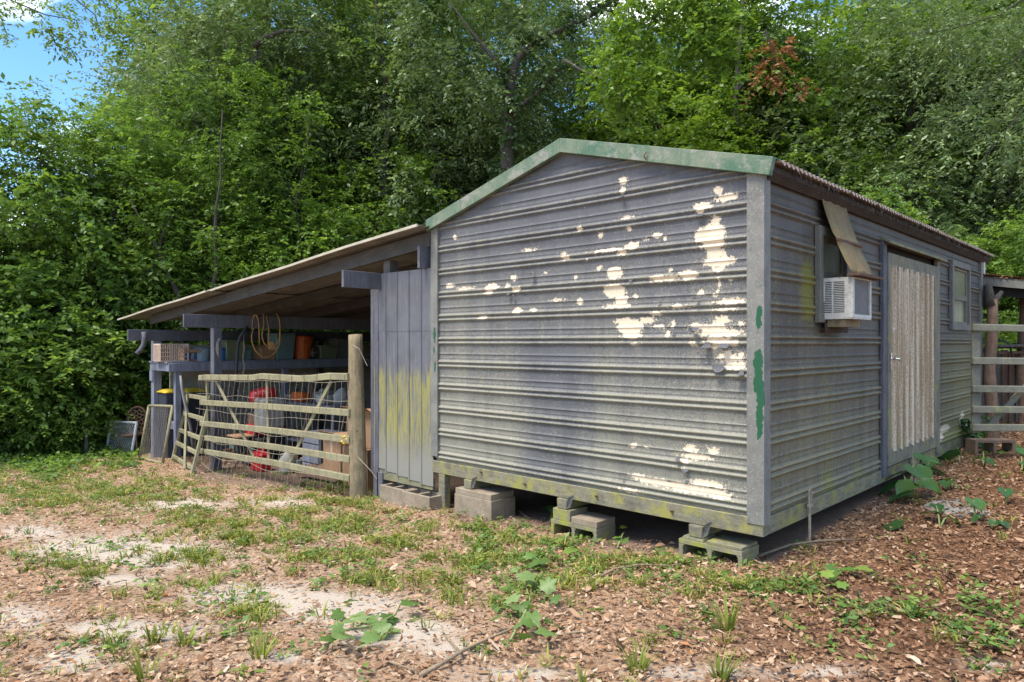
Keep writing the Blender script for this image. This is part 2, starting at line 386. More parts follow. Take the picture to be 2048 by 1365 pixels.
leaf_mat('leaf_big', [(0, (0.026, 0.080, 0.022)), (.5, (0.052, 0.131, 0.033)), (1, (0.094, 0.188, 0.046))], .3, .35)
leaf_mat('leaf_vine', [(0, (.07, .14, .03)), (.5, (.12, .21, .045)), (1, (.23, .32, .12))], .35)
leaf_mat('grass', [(0, (0.100, 0.140, 0.027)), (.4, (0.178, 0.228, 0.036)), (.75, (0.286, 0.316, 0.057)), (1, (0.514, 0.405, 0.135))], .3, .6, .3)
leaf_mat('weed', [(0, (0.065, 0.130, 0.028)), (.5, (0.117, 0.215, 0.039)), (1, (0.221, 0.312, 0.055))], .35, .5)
leaf_mat('litter', [(0, (.06, .036, .024)), (.2, (.15, .082, .046)), (.42, (.27, .155, .088)), (.62, (.38, .24, .15)), (.8, (.50, .375, .265)), (.92, (.36, .165, .065)), (1, (.56, .46, .35))], .12, .85, .15)
# ------------------------------------------------------------------ ground
# patches read off the photograph as (px, py, rx, ry) and turned into ground densities
SAND = [(250,1095,140,24),(330,1118,120,20),(130,1102,70,18),(60,1065,60,14),(500,1190,110,22),(580,1215,100,24),(700,1215,120,30),(40,1235,60,22),(150,1320,80,26),
        (230,1160,60,10),(360,1010,90,14),(560,1005,60,10),(300,1270,120,20),(760,1275,90,22),(850,1260,60,18),(1060,1350,90,14),(1420,1345,160,16),(1660,1345,80,14),(240,1255,80,14),(560,1315,60,12),(900,1300,60,14),(1980,1330,70,18)]
GRASS = [(90,955,150,34),(60,1008,90,22),(210,1000,120,26),(330,985,130,22),(380,1040,100,20),(560,1055,130,40),(640,1085,110,45),(480,1075,120,30),(640,1010,90,25),
        (400,1120,110,22),(120,1130,90,22),(170,1150,60,14),(380,1195,90,24),(440,1215,90,18),(250,1105,40,12),(700,1050,120,34),(740,1100,120,40),(860,1090,120,34),(900,1150,130,34),
        (1010,1080,90,26),(1060,1130,130,34),(1180,1160,120,30),(1300,1140,110,26),(1400,1150,120,24),(960,1190,110,26),(470,1235,80,16),(100,1300,50,14),(230,1290,70,14),(560,1270,90,18),(800,975,90,22),(1450,1180,130,30),(700,1165,90,20)]
WEED = [(1000,1065,60,20),(1090,1110,90,26),(1060,1170,80,30),(1350,1130,70,16),(1570,1180,70,20),(1690,1205,90,26),(1740,1250,60,20),(1950,1250,90,30),(2020,1310,50,26),(960,1075,50,16),(1190,1080,40,12),(1900,1225,90,30)]
SOIL_SHADE = [(580,962,130,26),(430,945,60,20),(770,985,60,16),(1000,1030,140,24),(1300,1080,140,34),(1250,1050,150,30)]  # bare soil before the blocks; gate patch also paints the lean-to's shade
def blobs(L, px, py):
    s = 0.
    for cx, cy, rx, ry in L:
        q = ((px-cx)/rx)**2+((py-cy)/ry)**2
        if q < 6: s += math.exp(-q)
    return min(s, 1.4)
def cell_noise(x, y, k=0):
    return .5+.25*math.sin(x*2.1+k+math.sin(y*1.7))+.25*math.sin(y*2.6-k*1.3+math.sin(x*1.9+1))
def make_ground():
    near = np.arange(-9., 9.001, .075)
    def axis(c, lo, hi):
        a = list(np.arange(c-7.5, c+7.5, .085))
        x, s = c+7.5, .12
        while x < hi: a.append(x); s *= 1.13; x += s
        x, s = c-7.5-.085, .12
        while x > lo: a.append(x); s *= 1.13; x -= s
        return sorted(a)
    xs, ys = axis(-3.2, -420, 420), axis(-.2, -420, 420)
    rows = []; sand = []; soil = []; right_brown = []
    for y in ys:
        row = []
        for x in xs:
            cx, cy = max(-60, min(60, x)), max(-60, min(60, y))
            z = gz(cx, cy) + .012*(math.sin(x*5.1+y*3.3)+math.sin(y*6.7-x*2.9))*.5
            px, py, d = proj(x, y, z)
            inside = -200 < px < 2250 and 690 < py < 1500
            sa = blobs(SAND, px, py)*.66+(.24 if px < 1100 else .08) if inside else .25*cell_noise(x, y)
            so_ = blobs(SOIL_SHADE, px, py) if inside else 0
            if -12 < x < -3.7 and .1 < y < 7.3: so_ = 1.; sa = 0
            if -3.7 < x < -.05 and .05 < y < 7.3: so_ = .9; sa = 0  # dark dirt doubles as painted shade beneath the shed
            if d < 3: sa = max(sa, .3*cell_noise(x, y))
            row.append((x, y, z)); sand.append(sa); soil.append(so_); right_brown.append(sstep(-.6, .9, x)*sstep(-2.4, -.6, y))
        rows.append(row)
    mb = MB().grid(rows); mb.a = {'sand': sand, 'soil': soil, 'right_brown': right_brown}
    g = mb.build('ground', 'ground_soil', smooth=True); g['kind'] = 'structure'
make_ground()
# ------------------------------------------------------------------ metal shed
W, L = 3.65, 7.27
Z0, Z1 = .183, .314           # rim board
PER, RIB0 = .243, .398
shed = T('metal_shed', 'weathered slate-grey metal shed with peeling paint and green gable trim', 'shed', (-W/2, L/2, .183))
def zroof(X): return 3.378-.268*abs(X+1.825)
def prof(z):
    h = r_ = 0.
    for c, a, hw in ((0, .021, .025), (.197, .021, .025), (.084, .006, .009), (.243, .021, .025), (.038, .003, .006)):
        p = (z-RIB0) % PER; q = abs(p-c)
        if q < hw:
            b = .5+.5*math.cos(math.pi*q/hw); h += a*b
            if a > .01: r_ = b
    return h, r_
OFF = sorted(set([round(x, 4) for c in (0, .197, .243) for x in (c-.024, c-.017, c-.011, c-.005, c, c+.005, c+.011, c+.017, c+.024)] + [.076, .080, .084, .088, .092, .060, .11, .14, .155, .032, .038, .044]))
OFF = [o for o in OFF if 0 <= o < PER-.001]
def zlist(a, b):
    zs = {round(a, 4), round(b, 4)}; k = int((a-RIB0)//PER)-1
    while RIB0+k*PER < b:
        for o in OFF:
            z = RIB0+k*PER+o
            if a+.001 < z < b-.001: zs.add(round(z, 4))
        k += 1
    return sorted(zs)
PEEL_PX = [(1245,362,9,8),(1245,381,6,8),(1436,380,9,10),(1453,395,24,9),(1405,413,20,9),(1401,423,9,8),(1431,440,10,8),(1419,468,33,20),(1425,489,25,14),(1432,506,18,14),(1436,523,34,11),
 (1377,551,20,11),(1345,556,18,7),(1315,558,16,7),(1436,537,14,6),(1438,572,3.5,14),(1401,586,8,6),(1429,589,5,5),(1228,546,16,14),(1228,582,24,14),(1242,600,14,12),(1235,612,25,5),(1263,492,15,8),(1218,501,34,4),
 (1245,506,12,6),(1159,458,6,6),(1200,471,5,6),(1257,458,6,6),(1254,435,14,4),(1313,471,10,6),(1328,477,5,5),(1058,500,13,4),(1131,516,11,5),(1197,536,5,6),(1027,556,8,6),(1152,555,4,5),(983,575,14,8),(978,586,8,5),
 (1015,572,5,5),(1034,579,8,6),(909,475,4,6),(899,572,9,5),(930,576,16,3),(1159,603,7,7),(1117,600,14,3),(1270,593,5,5),(1034,622,10,7),(1067,620,7,4),(966,636,9,4),(1259,655,28,15),(1249,643,22,8),(1294,641,16,8),
 (1263,671,20,7),(1318,654,14,4),(1346,648,6,6),(1313,627,10,5),(1356,614,18,4),(1460,603,32,6),(1453,619,20,4),(1443,641,18,10),(1419,655,38,7),(1439,666,45,8),(1391,652,14,6),(1481,647,7,6),(1335,669,6,8),
 (1436,681,28,7),(1387,688,7,5),(1427,693,14,6),(1271,688,6,3),(1453,687,25,8),(1464,718,30,7),(1453,711,16,8),(1471,732,24,9),(1481,707,6,5),(1266,891,8,6),(1380,898,14,8),(1391,914,34,7),(1426,902,14,7),(1370,923,10,5),
 (1276,954,20,6),(1308,964,45,8),(1363,975,60,9),(1412,968,40,8),(1422,985,45,8),(1439,994,25,6),(1259,982,22,4.5),(1365,936,6,3),(1290,895,4,3),(1126,508,5,3),(1090,545,4,3),(1340,540,4,4),(1290,480,4,3),(1175,520,4,3),(1460,560,4,4)]
def peel_w(px, py, rx, ry):
    c = onY(px, py, -.01); e = onY(px+rx, py, -.01); f_ = onY(px, py-ry, -.01)
    return (c[0], c[2], abs(e[0]-c[0])*.98, abs(f_[2]-c[2])*.98)
PEEL_F = [peel_w(*p) for p in PEEL_PX]
def peelfield(L_, u, z):
    best = -.09
    for cx, cz, rx, rz in L_:
        dx = (u-cx)/rx; dz = (z-cz)/rz
        if abs(dx) > 4 or abs(dz) > 4: continue
        s = (1-math.sqrt(dx*dx+dz*dz))*min(rx, rz)
        if s > best: best = s
    return best
def grime_front(X, z):
    lo = sstep(1.75, .7, z)
    clean = sstep(.55, .15, abs(X+1.93+.06*math.sin(z*5)))*sstep(1.75, 1.35, z)        # strip kept clean down the middle
    left = sstep(-2.4, -3.3, X); right = sstep(-1.4, -.5, X)
    up = sstep(1.9, 2.7, z)
    return .30+.34*lo-.46*clean+.12*left+.06*right-.28*up
def algae_front(X, z): return .22*sstep(.75, .35, z)+.10*sstep(-2.8, -3.5, X)*sstep(1.6, .8, z)-.12
def grime_side(Y, z):
    return .16+.36*sstep(1.6, .7, z)-.30*sstep(2.2, 2.7, z)+.1*math.sin(Y*2.2)
def algae_side(Y, z):
    a = .85*math.exp(-((Y-.83)/.2)**2)*sstep(1.55, 1.85, z)*sstep(2.45, 2.1, z)
    a += .55*math.exp(-((Y-1.25)/.16)**2)*sstep(1.7, 1.2, z)
    a += .5*math.exp(-((Y-2.0)/.14)**2)*sstep(1.6, 1.2, z)
    a += .55*sstep(4.7, 5.2, Y)*sstep(2.3, 1.3, z)+.2*sstep(.6, .35, z)
    return a+.02
def siding(plane, u0, u1, z0, z1, du, mat, gr, al, peel, holes=(), clip=None, off=0.):
    us = sorted(set(list(np.linspace(u0, u1, max(2, int((u1-u0)/du)))) + [h[i] for h in holes for i in (0, 1) if u0 < h[i] < u1]))
    zs = sorted(set(zlist(z0, z1)+[h[i] for h in holes for i in (2, 3) if z0 < h[i] < z1]))
    mb = MB(); A = {'grime': [], 'rib': [], 'algae': [], 'peel': []}
    H = [prof(z) for z in zs]
    for z, (h, r_) in zip(zs, H):
        for u in us:
            zc = z if clip is None else min(z, clip(u))
            hh, rr = (h, r_) if zc == z else prof(zc)
            dent = .004*math.sin(u*2.3+z*3)*math.sin(z*2.1-u)+.0025*math.sin(u*9+z*1.3)*(rr > .1)
            hh = hh+off+dent*.6
            mb.v.append((u, -hh, zc) if plane == 'Y' else (hh, u, zc))
            A['grime'].append(gr(u, zc)); A['algae'].append(al(u, zc)); A['rib'].append(rr); A['peel'].append(peelfield(peel, u, zc))
    n = len(us)
    for i in range(len(zs)-1):
        for k in range(n-1):
            if clip is not None and zs[i] >= clip(us[k]) and zs[i] >= clip(us[k+1]): continue
            uc, zc = (us[k]+us[k+1])/2, (zs[i]+zs[i+1])/2
            if any(h[0] < uc < h[1] and h[2] < zc < h[3] for h in holes): continue
            mb.f.append((i*n+k, i*n+k+1, (i+1)*n+k+1, (i+1)*n+k))
    used = sorted({q for f_ in mb.f for q in f_}); mp_ = {q: i for i, q in enumerate(used)}
    mb.v = [mb.v[q] for q in used]; mb.f = [tuple(mp_[q] for q in f_) for f_ in mb.f]
    mb.a = {k: [v[q] for q in used] for k, v in A.items()}
    return mb.build('siding_panel', mat, shed, smooth=True)
cuts = [Z1, 1.046, 1.775, 2.504, 3.30]
for i in range(4):
    siding('Y', -3.60, -.06, cuts[i]-(.02 if i else 0), cuts[i+1], .018, 'siding_front', grime_front, algae_front, PEEL_F, clip=lambda u: zroof(u)-.05, off=.001+.0015*(i % 2))
WIN1 = (1.03, 1.60, 1.80, 2.46); DOOR = (2.72, 4.70, .30, 2.56); WIN2 = (5.47, 6.36, 1.80, 2.56)
PEEL_S = [(5.2,.50,.25,.05),(6.1,.55,.12,.10),(6.5,.45,.3,.04),(5.0,.42,.1,.06),(1.9,2.27,.05,.05)]
cs = [Z1, 1.046, 1.775, 2.76]
for i in range(3):
  for ua, ub in (((.05, DOOR[0]), (DOOR[1], L-.03)) if i < 2 else ((.05, L-.03),)):
    siding('X', ua, ub, cs[i]-(.02 if i else 0), cs[i+1], .05, 'siding_side', grime_side, algae_side, PEEL_S, holes=(WIN1, DOOR, WIN2), off=.001+.0015*(i % 2))
# walls that the photograph hides
MB().box(-W, -W+.03, .03, L, Z1, 2.85).build('side_wall', 'siding_side_plain' if 'siding_side_plain' in M else 'trim_metal', shed)
mb = MB(); mb.add([(-W+.03, L-.02, Z1), (-.02, L-.02, Z1), (-.02, L-.02, 2.85), (-1.825, L-.02, 3.34), (-W+.03, L-.02, 2.85), (-W+.03, L, Z1), (-.02, L, Z1), (-.02, L, 2.85), (-1.825, L, 3.34), (-W+.03, L, 2.85)],
    [(4,3,2,1,0), (5,6,7,8,9), (0,1,6,5), (1,2,7,6), (2,3,8,7), (3,4,9,8), (4,0,5,9)])
mb.build('rear_wall', 'trim_metal', shed)
MB().box(-W+.04, -.04, .05, L-.05, Z1-.02, Z1+.02).build('floor', 'board_grey', shed)
# paint flakes curling off the siding
def flake(px, py, s, seed, curl=1.):
    r_ = random.Random(seed); c = onY(px, py, -.022)
    rows = []
    for i in range(5):
        a = i/4; ang = a*2.0*curl; rad = s*.55
        y = -.004-rad*(1-math.cos(ang))*1.1; z = -rad*math.sin(ang)
        wd = s*(1.15-.75*a if seed % 2 else .5+.6*a)*(.75+.4*r_.random())
        rows.append([(c[0]+wd*(-.6+.3*k)+.2*s*a*math.sin(seed), c[1]+y-.006*math.sin(k*2+seed)*a, c[2]+z) for k in range(5)])
    MB().grid(rows).build('paint_flake', 'flake_paint', shed, smooth=True)
worn('flake_paint', (.105, .105, .12), (.07, .07, .08), 20, .9)
for i, (x, y, s) in enumerate([(1437,732,.085),(1484,742,.06),(1391,656,.055),(1416,685,.075),(1450,688,.06),(1347,660,.035),(1401,428,.05),(1395,593,.035),(1428,596,.03),(1066,543,.05),(1018,586,.045),(1245,390,.035),(1318,598,.03),
    (1356,915,.045),(1372,938,.045),(1244,950,.03),(1145,392,.02),(1349,540,.03),(1170,415,.02),(1027,590,.03),(1262,560,.03),(1378,640,.03)]):
    flake(x, y, s, i*3+1, .7+.5*((i*7) % 5)/5)
# corner trims (angle irons), peeled to green in places
def trim(pts_z, x0, x1, y0, y1, peel, name='corner_trim'):
    mb = MB(); zs = np.linspace(*pts_z, 120); A = []
    xs_ = [(x0, y1)]+[(x0+(x1-x0)*q/10, y0) for q in range(11)]+[(x1, (y0+y1)/2), (x1, y1)]
    rows = []
    for z in zs:
        rows.append([(x, y, z) for x, y in xs_])
        for k, (x, y) in enumerate(xs_): A.append(peelfield(peel, x if k < 12 else x+.05*(k-11), z))
    mb.grid(rows); mb.a = {'peel': A}
    return mb.build(name, 'corner_trim', shed)
trim((.27, 2.80), -.098, .032, -.036, .070, [(-.012,1.40,.036,.15),(.005,1.19,.034,.12),(0,1.05,.030,.12),(-.005,1.74,.022,.10),(-.012,1.28,.04,.1),(0,.93,.022,.06)])
trim((.36, 2.86), -3.665, -3.555, -.034, .05, [(-3.60,1.65,.016,.09),(-3.595,1.32,.014,.06),(-3.61,1.48,.010,.05)])
trim((.27, 2.78), -.02, .034, L-.09, L+.02, [(-5, 0, .1, .1)])
# gable trim
for s in (-1, 1):
    xe = .115 if s > 0 else -3.70; mb = MB(); ye0, ye1 = -.075, -.025
    ze, zp = zroof(xe)+.012, zroof(-1.825)+.012
    A_, B_ = ((-1.825, zp), (xe, ze)) if s > 0 else ((xe, ze), (-1.825, zp))
    h = .125
    mb.hexa([(A_[0], ye0, A_[1]-h), (B_[0]-(.03 if s > 0 else 0), ye0, B_[1]-h), (B_[0]-(.03 if s > 0 else 0), ye1, B_[1]-h), (A_[0], ye1, A_[1]-h), (A_[0], ye0, A_[1]), (B_[0], ye0, B_[1]), (B_[0], ye1, B_[1]), (A_[0], ye1, A_[1])])
    mb.hexa([(A_[0], ye1+.001, A_[1]-.006), (B_[0], ye1+.001, B_[1]-.006), (B_[0], .14, B_[1]-.006), (A_[0], .14, A_[1]-.006), (A_[0], ye1+.001, A_[1]+.001), (B_[0], ye1+.001, B_[1]+.001), (B_[0], .14, B_[1]+.001), (A_[0], .14, A_[1]+.001)])
    mb.build('gable_trim', 'green_trim', shed, bevel=.003)
mb = MB().tube([(-.92, -.082, 3.035), (-.93, -.10, 3.06), (-.915, -.09, 3.09)], .006, 5); mb.build('trim_nail', 'rust', shed)
# corrugated roof, one object per sheet
PITCH = .08
def roof_sheet(y0, y1, side):
    n = int((y1-y0)/PITCH*8); ys = np.linspace(y0, y1, n+1); rows = []
    for q in range(4):
        t_ = q/3; x = -1.825+(.135+1.825)*t_ if side > 0 else -1.825-(3.72-1.825)*t_
        rows.append([(x, y, zroof(x)-.004+.013*math.cos(2*math.pi*y/PITCH)+.0035*math.sin(y*3+t_*2)*t_) for y in ys])
    mb = MB().grid(rows); o = mb.build('roof_sheet', 'roof_metal', shed, smooth=True)
    sd = o.modifiers.new('s', 'SOLIDIFY'); sd.thickness = .0025
    if side > 0:
        mb = MB(); x = .131; zc = zroof(.135)
        for k in range(int(round(y0/PITCH)), int(round(y1/PITCH))+1):
            yc = k*PITCH
            if yc-.02 < y0 or yc+.02 > y1: continue
            mb.add([(x, yc-.026, zc-.002), (x, yc-.012, zc-.021), (x, yc+.012, zc-.021), (x, yc+.026, zc-.002), (x, yc+.018, zc+.003), (x, yc-.018, zc+.003)], [(0, 1, 2, 3, 4, 5)])
        mb.build('cream_teeth', 'crate_tan', o)  # cream faces below each corrugation crest at the eave
y = .02
while y < L+.25:
    e = min(y+PITCH*9, L+.30)
    for s in (1, -1): roof_sheet(y, e, s)
    y += PITCH*8.98
mb = MB()
mb.hexa([(-1.97, .02, zroof(-1.97)+.012), (-1.825, .02, zroof(-1.825)+.016), (-1.825, L+.3, zroof(-1.825)+.016), (-1.97, L+.3, zroof(-1.97)+.012), (-1.97, .02, zroof(-1.97)+.016), (-1.825, .02, zroof(-1.825)+.02), (-1.825, L+.3, zroof(-1.825)+.02), (-1.97, L+.3, zroof(-1.97)+.016)])
mb.hexa([(-1.824, .02, zroof(-1.825)+.016), (-1.68, .02, zroof(-1.68)+.012), (-1.68, L+.3, zroof(-1.68)+.012), (-1.824, L+.3, zroof(-1.825)+.016), (-1.824, .02, zroof(-1.825)+.02), (-1.68, .02, zroof(-1.68)+.016), (-1.68, L+.3, zroof(-1.68)+.016), (-1.824, L+.3, zroof(-1.825)+.02)])
mb.build('ridge_cap', 'green_trim', shed)
MB().hexa([(.032, .01, 2.735), (.085, .01, 2.785), (.085, L+.28, 2.785), (.032, L+.28, 2.735), (.032, .01, 2.79), (.085, .01, 2.82), (.085, L+.28, 2.82), (.032, L+.28, 2.79)]).build('eave_board', 'eave_wood', shed)
MB().box(-.02, .045, L+.021, L+.12, 2.58, 2.78).build('eave_end', 'ac_white', shed)
# debris hanging from the eave
mb = MB(); r_ = random.Random(5)
for i in range(420):
    y = r_.uniform(.05, L); p = Vector((.05+r_.uniform(0, .09), y, 2.835-r_.uniform(0, .02)))
    q = p+Vector((r_.uniform(-.02, .03), r_.uniform(-.06, .06), -r_.uniform(.015, .075)))
    mb.tube([p, (p+q)/2+Vector((.01, r_.uniform(-.02, .02), 0)), q], .002, 3, False)
mb.build('eave_debris', 'eave_wood', shed)['kind'] = 'stuff'
# rim boards, skids, straps
MB().box(-W-.0, .021, -.026, .03, Z0, Z1-.003).build('rim_board', 'sill_wood', shed, bevel=.004)
MB().box(-.03, .019, .0305, L, Z0+.001, Z1-.003).build('rim_board', 'sill_wood', shed, bevel=.004)
MB().box(-W, -W+.04, .0305, L, Z0+.001, Z1-.003).build('rim_board', 'sill_wood', shed)
for x in (-3.06, -1.82, -.50):
    mb = MB(); mb.hexa([(x-.055, -.055, .09), (x+.055, -.055, .09), (x+.055, L-.1, .09), (x-.055, L-.1, .09), (x-.06, -.055, Z0-.002), (x+.06, -.055, Z0-.002), (x+.06, L-.1, Z0-.002), (x-.06, L-.1, Z0-.002)])
    mb.build('skid', 'sill_wood', shed, bevel=.006)
    mb = MB(); mb.hexa([(x+.066, -.075, .10), (x+.10, -.06, .12), (x+.10, -.056, .12), (x+.066, -.065, .10), (x+.10, -.085, Z0+.03), (x+.135, -.05, Z0+.05), (x+.135, -.045, Z0+.05), (x+.10, -.075, Z0+.03)])
    mb.build('strap', 'trim_metal', shed)
for px, py in [(1193,992),(1344,1022),(962,944),(1050,968)]:
    c = onY(px, py, -.034); MB().tube([(c[0], -.031, c[2]), (c[0], -.045, c[2]-.005)], .012, 8).build('bolt', 'rust', shed)
# ------- door
door = MB(); dy0, dy1, dz0, dz1 = 2.76, 4.655, .335, 2.47
fr = MB()
fr.box(.012, .052, dy0, dy0+.085, dz0, dz1); fr.box(.012, .052, dy1-.13, dy1, dz0, dz1)
fr.box(.0125, .0515, dy0+.0851, dy1-.1301, dz1-.15, dz1); fr.box(.0125, .0515, dy0+.0851, dy1-.1301, dz0, dz0+.17)
dr = fr.build('door', 'door_frame', shed, bevel=.004, label='cream corrugated door streaked with brown in a wooden frame')
rows = []; A = []
ys = np.linspace(dy0+.075, dy1-.115, 150)
for z in np.linspace(dz0+.14, dz1-.12, 12):
    rr = []
    for y in ys:
        ph = math.cos(2*math.pi*(y-dy0)/.205); rr.append((.055+.014*ph, y, z+(.007*math.sin(y*31)+.005*math.sin(y*77))*(z < dz0+.15) + .005*math.sin(y*43)*(z > dz1-.13))); A.append(.5-.5*ph)
    rows.append(rr)
mb = MB().grid(rows); mb.a = {'rib': A}; mb.build('door_skin', 'door_skin', dr, smooth=True)
hb = MB().box(.053, .068, dy0+.025, dy0+.065, 1.30, 1.47); hb.tube([(.06, dy0+.045, 1.41), (.105, dy0+.045, 1.41)], .011, 8); hb.tube([(.10, dy0+.03, 1.415), (.108, dy0+.14, 1.41), (.10, dy0+.17, 1.39)], .010, 7)
hb.build('door_handle', 'chrome', dr)
fr = MB(); fr.box(.004, .042, 2.64, 2.745, .24, 2.60).build('door_jamb', 'timber_paint', shed, bevel=.004)
fr = MB(); fr.box(.004, .046, 4.672, 4.79, .24, 2.57).build('door_jamb', 'door_frame', shed, bevel=.004)
MB().hexa([(.004, 2.63, 2.60), (.10, 2.63, 2.545), (.10, 4.90, 2.545), (.004, 4.90, 2.60), (.004, 2.63, 2.625), (.10, 2.63, 2.57), (.10, 4.90, 2.57), (.004, 4.90, 2.625)]).build('door_drip_cap', 'sill_wood', shed)
MB().box(-.04, -.02, 2.65, 4.79, .3, 2.62).build('dark_interior_sheet', 'dark_inside', shed)  # near-black sheet standing in for the unlit interior behind the door
# ------- windows
def window(y0, y1, z0, z1, split, label):
    f_ = MB(); wd = .075
    f_.box(.006, .05, y0-.065, y0+.01, z0-.065, z1+.065); f_.box(.006, .05, y1-.01, y1+.065, z0-.065, z1+.065)
    f_.box(.0065, .0495, y0+.0101, y1-.0101, z1-.01, z1+.065); f_.box(.0065, .0495, y0+.0101, y1-.0101, z0-.065, z0+.01)
    wn_ = f_.build('window', 'trim_metal', shed, bevel=.003, label=label)
    s = MB()
    for a, b in ((z0+.01, split), (split, z1-.01)):
        if b-a < .05: continue
        s.box(-.012, .02, y0+.01, y0+.05, a, b); s.box(-.012, .02, y1-.05, y1-.01, a, b); s.box(-.0115, .0195, y0+.0501, y1-.0501, a, a+.035); s.box(-.0115, .0195, y0+.0501, y1-.0501, b-.035, b)
    s.build('sash', 'door_frame', wn_)
    MB().box(-.004, .004, y0+.04, y1-.04, split+.03, z1-.03).build('pane', 'sash_film', wn_)
    if split > z0+.1: MB().box(-.006, .002, y0+.04, y1-.04, z0+.03, split-.03).build('pane', 'dusty_glass', wn_)
    return wn_
w1 = window(*WIN1, 2.13, 'small window with an air conditioner filling its lower half')
MB().box(.052, .062, 1.06, 1.58, 1.655, 1.73).build('sill', 'eave_wood', w1)
w2 = window(*WIN2, 2.165, 'narrow two-pane sash window beyond the door')
# awning over the window
rows = []
for i in range(15):
    t_ = i/14; x = .035+.235*t_**1.35; z = 2.80-.68*t_; y0 = 1.02+.03*t_
    if .55 < t_ < .60: x += .012
    rows.append([(x+.012*math.sin(k*.9)*t_-.01*(t_ < .2)*(k % 2), y0+.56*k/6+.05*t_*(k/6)-.02*t_, z+.012*math.sin(k*1.7+2)*(t_ > .9)) for k in range(7)])
o = MB().grid(rows).build('awning', 'canvas_metal', shed, smooth=True, label='bent rusty sheet metal awning over the air conditioner')
sd = o.modifiers.new('s', 'SOLIDIFY'); sd.thickness = .004
mb = MB(); mb.box(.155, .172, 1.02, 1.62, 2.395, 2.415); mb.box(.235, .33, 1.03, 1.66, 2.105, 2.125); mb.build('awning_batten', 'rust', shed)
MB().hexa([(.03, 1.62, 2.20), (.05, 1.70, 2.18), (.052, 1.70, 2.18), (.032, 1.62, 2.20), (.03, 1.60, 2.33), (.05, 1.72, 2.29), (.052, 1.72, 2.29), (.032, 1.60, 2.33)]).build('awning_bracket', 'green_trim', shed)
# ------- air conditioner in the window
ac = T('air_conditioner', 'dirty white window air conditioner sticking out under the bent awning', 'air conditioner', (.14, 1.3, 1.765))
ay0, ay1, ax1, az0, az1 = 1.065, 1.52, .268, 1.765, 2.095
mb = MB(); mb.box(-.10, ax1-.02, ay0+.012, ay1-.012, az0+.006, az1-.006); mb.build('core', 'dark_inside', ac)
mb = MB()
mb.box(-.1, ax1, ay0, ay1, az1-.006, az1+.004); mb.box(-.1, ax1, ay0, ay1, az0-.004, az0+.006)
mb.box(ax1-.065, ax1+.002, ay0-.002, ay0+.012, az0+.0061, az1-.0061); mb.box(ax1-.02, ax1+.002, ay0+.0121, ay0+.04, az0+.0061, az1-.0061); mb.box(ax1-.02, ax1+.002, ay1-.03, ay1, az0+.0061, az1-.0061)
mb.box(-.1, ax1-.066, ay0, ay0+.012, az0+.0061, az0+.05); mb.box(-.1, ax1-.066, ay0, ay0+.012, az1-.03, az1-.0061)
mb.box(.012, .05, ay0-.001, ay0+.011, az0+.14, az1-.0305)
mb.box(-.1, ax1, ay1-.012, ay1, az0+.0061, az1-.0061); mb.box(ax1-.021, ax1+.001, ay0+.0401, ay1-.0301, az0+.0061, az0+.035); mb.box(.105, .117, ay0-.001, ay0+.010, az0+.05, az1-.03)
mb.build('housing', 'ac_white', ac, bevel=.002)
for k in range(17):
    z = az0+.058+k*.0142; MB().hexa([(-.02, ay0+.001, z), (ax1-.066, ay0+.001, z), (ax1-.066, ay0+.011, z+.004), (-.02, ay0+.011, z+.004), (-.02, ay0+.001, z+.005), (ax1-.066, ay0+.001, z+.005), (ax1-.066, ay0+.011, z+.009), (-.02, ay0+.011, z+.009)]).build('louver', 'ac_white', ac)
MB().box(ax1-.019, ax1-.012, ay0+.041, ay1-.031, az0+.036, az1-.007).build('coil', 'ac_coil', ac)
MB().box(.063, .20, 1.09, 1.45, 1.70, 1.755).build('support_board', 'post_wood', ac)
# tie-down rods
for i, (y, lab) in enumerate([(.76, 'thin steel tie-down rod bolted to the side rim board near the front corner'), (3.60, 'thin steel tie-down rod below the corrugated door')]):
    g0 = gz(.05, y)
    rd = T('tie_down_rod', lab, 'anchor rod', (.045, y, g0), 'tie-down rods along the shed side')
    MB().tube([(.045, y, g0-.1), (.045, y, .18), (.042, y, .30)], .011, 8).build('rod', 'galv_wire', rd)
    MB().tube([(.05, y-.02, .30), (.05, y-.022, .40), (.05, y, .425), (.05, y+.022, .40), (.05, y+.02, .30)], .008, 6).build('shackle', 'galv_wire', rd)
    MB().box(.036, .060, y-.03, y+.03, .275, .30).build('nut_plate', 'galv_wire', rd)
# ------- blocks under the shed
def hollow_block(mb, x0, x1, y0, y1, z0, z1, axis, cells=2):
    w_ = .032
    if axis == 'Y':      # cells open towards the front
        mb.box(x0, x1, y0, y1, z1-w_, z1); n = cells
        for k in range(n+1):
            xc = x0+(x1-x0-w_)*k/n; mb.box(xc, xc+w_, y0+.002, y1-.002, z0, z1-w_+.004)
            for s in (-1, 1):
                if (k == 0 and s < 0) or (k == n and s > 0): continue
                xa = xc+w_ if s > 0 else xc; mb.hexa([(xa, y0+.004, z1-w_-.022), (xa+s*.001, y0+.004, z1-w_-.022), (xa+s*.001, y1-.004, z1-w_-.022), (xa, y1-.004, z1-w_-.022), (xa, y0+.004, z1-w_+.003), (xa+s*.022, y0+.004, z1-w_+.003), (xa+s*.022, y1-.004, z1-w_+.003), (xa, y1-.004, z1-w_+.003)])
        mb.box(x0+.003, x1-.003, y0+.003, y1-.003, z0-.05, z0+.004)
    else:                # cells open upwards
        mb.box(x0, x1, y0, y0+w_, z0, z1); mb.box(x0, x1, y1-w_, y1, z0, z1)
        for k in range(cells+1):
            xc = x0+(x1-x0-w_)*k/cells; mb.box(xc, xc+w_, y0+w_-.003, y1-w_+.003, z0, z1-.003)
        mb.box(x0+.003, x1-.003, y0+.003, y1-.003, z0, z0+.06)
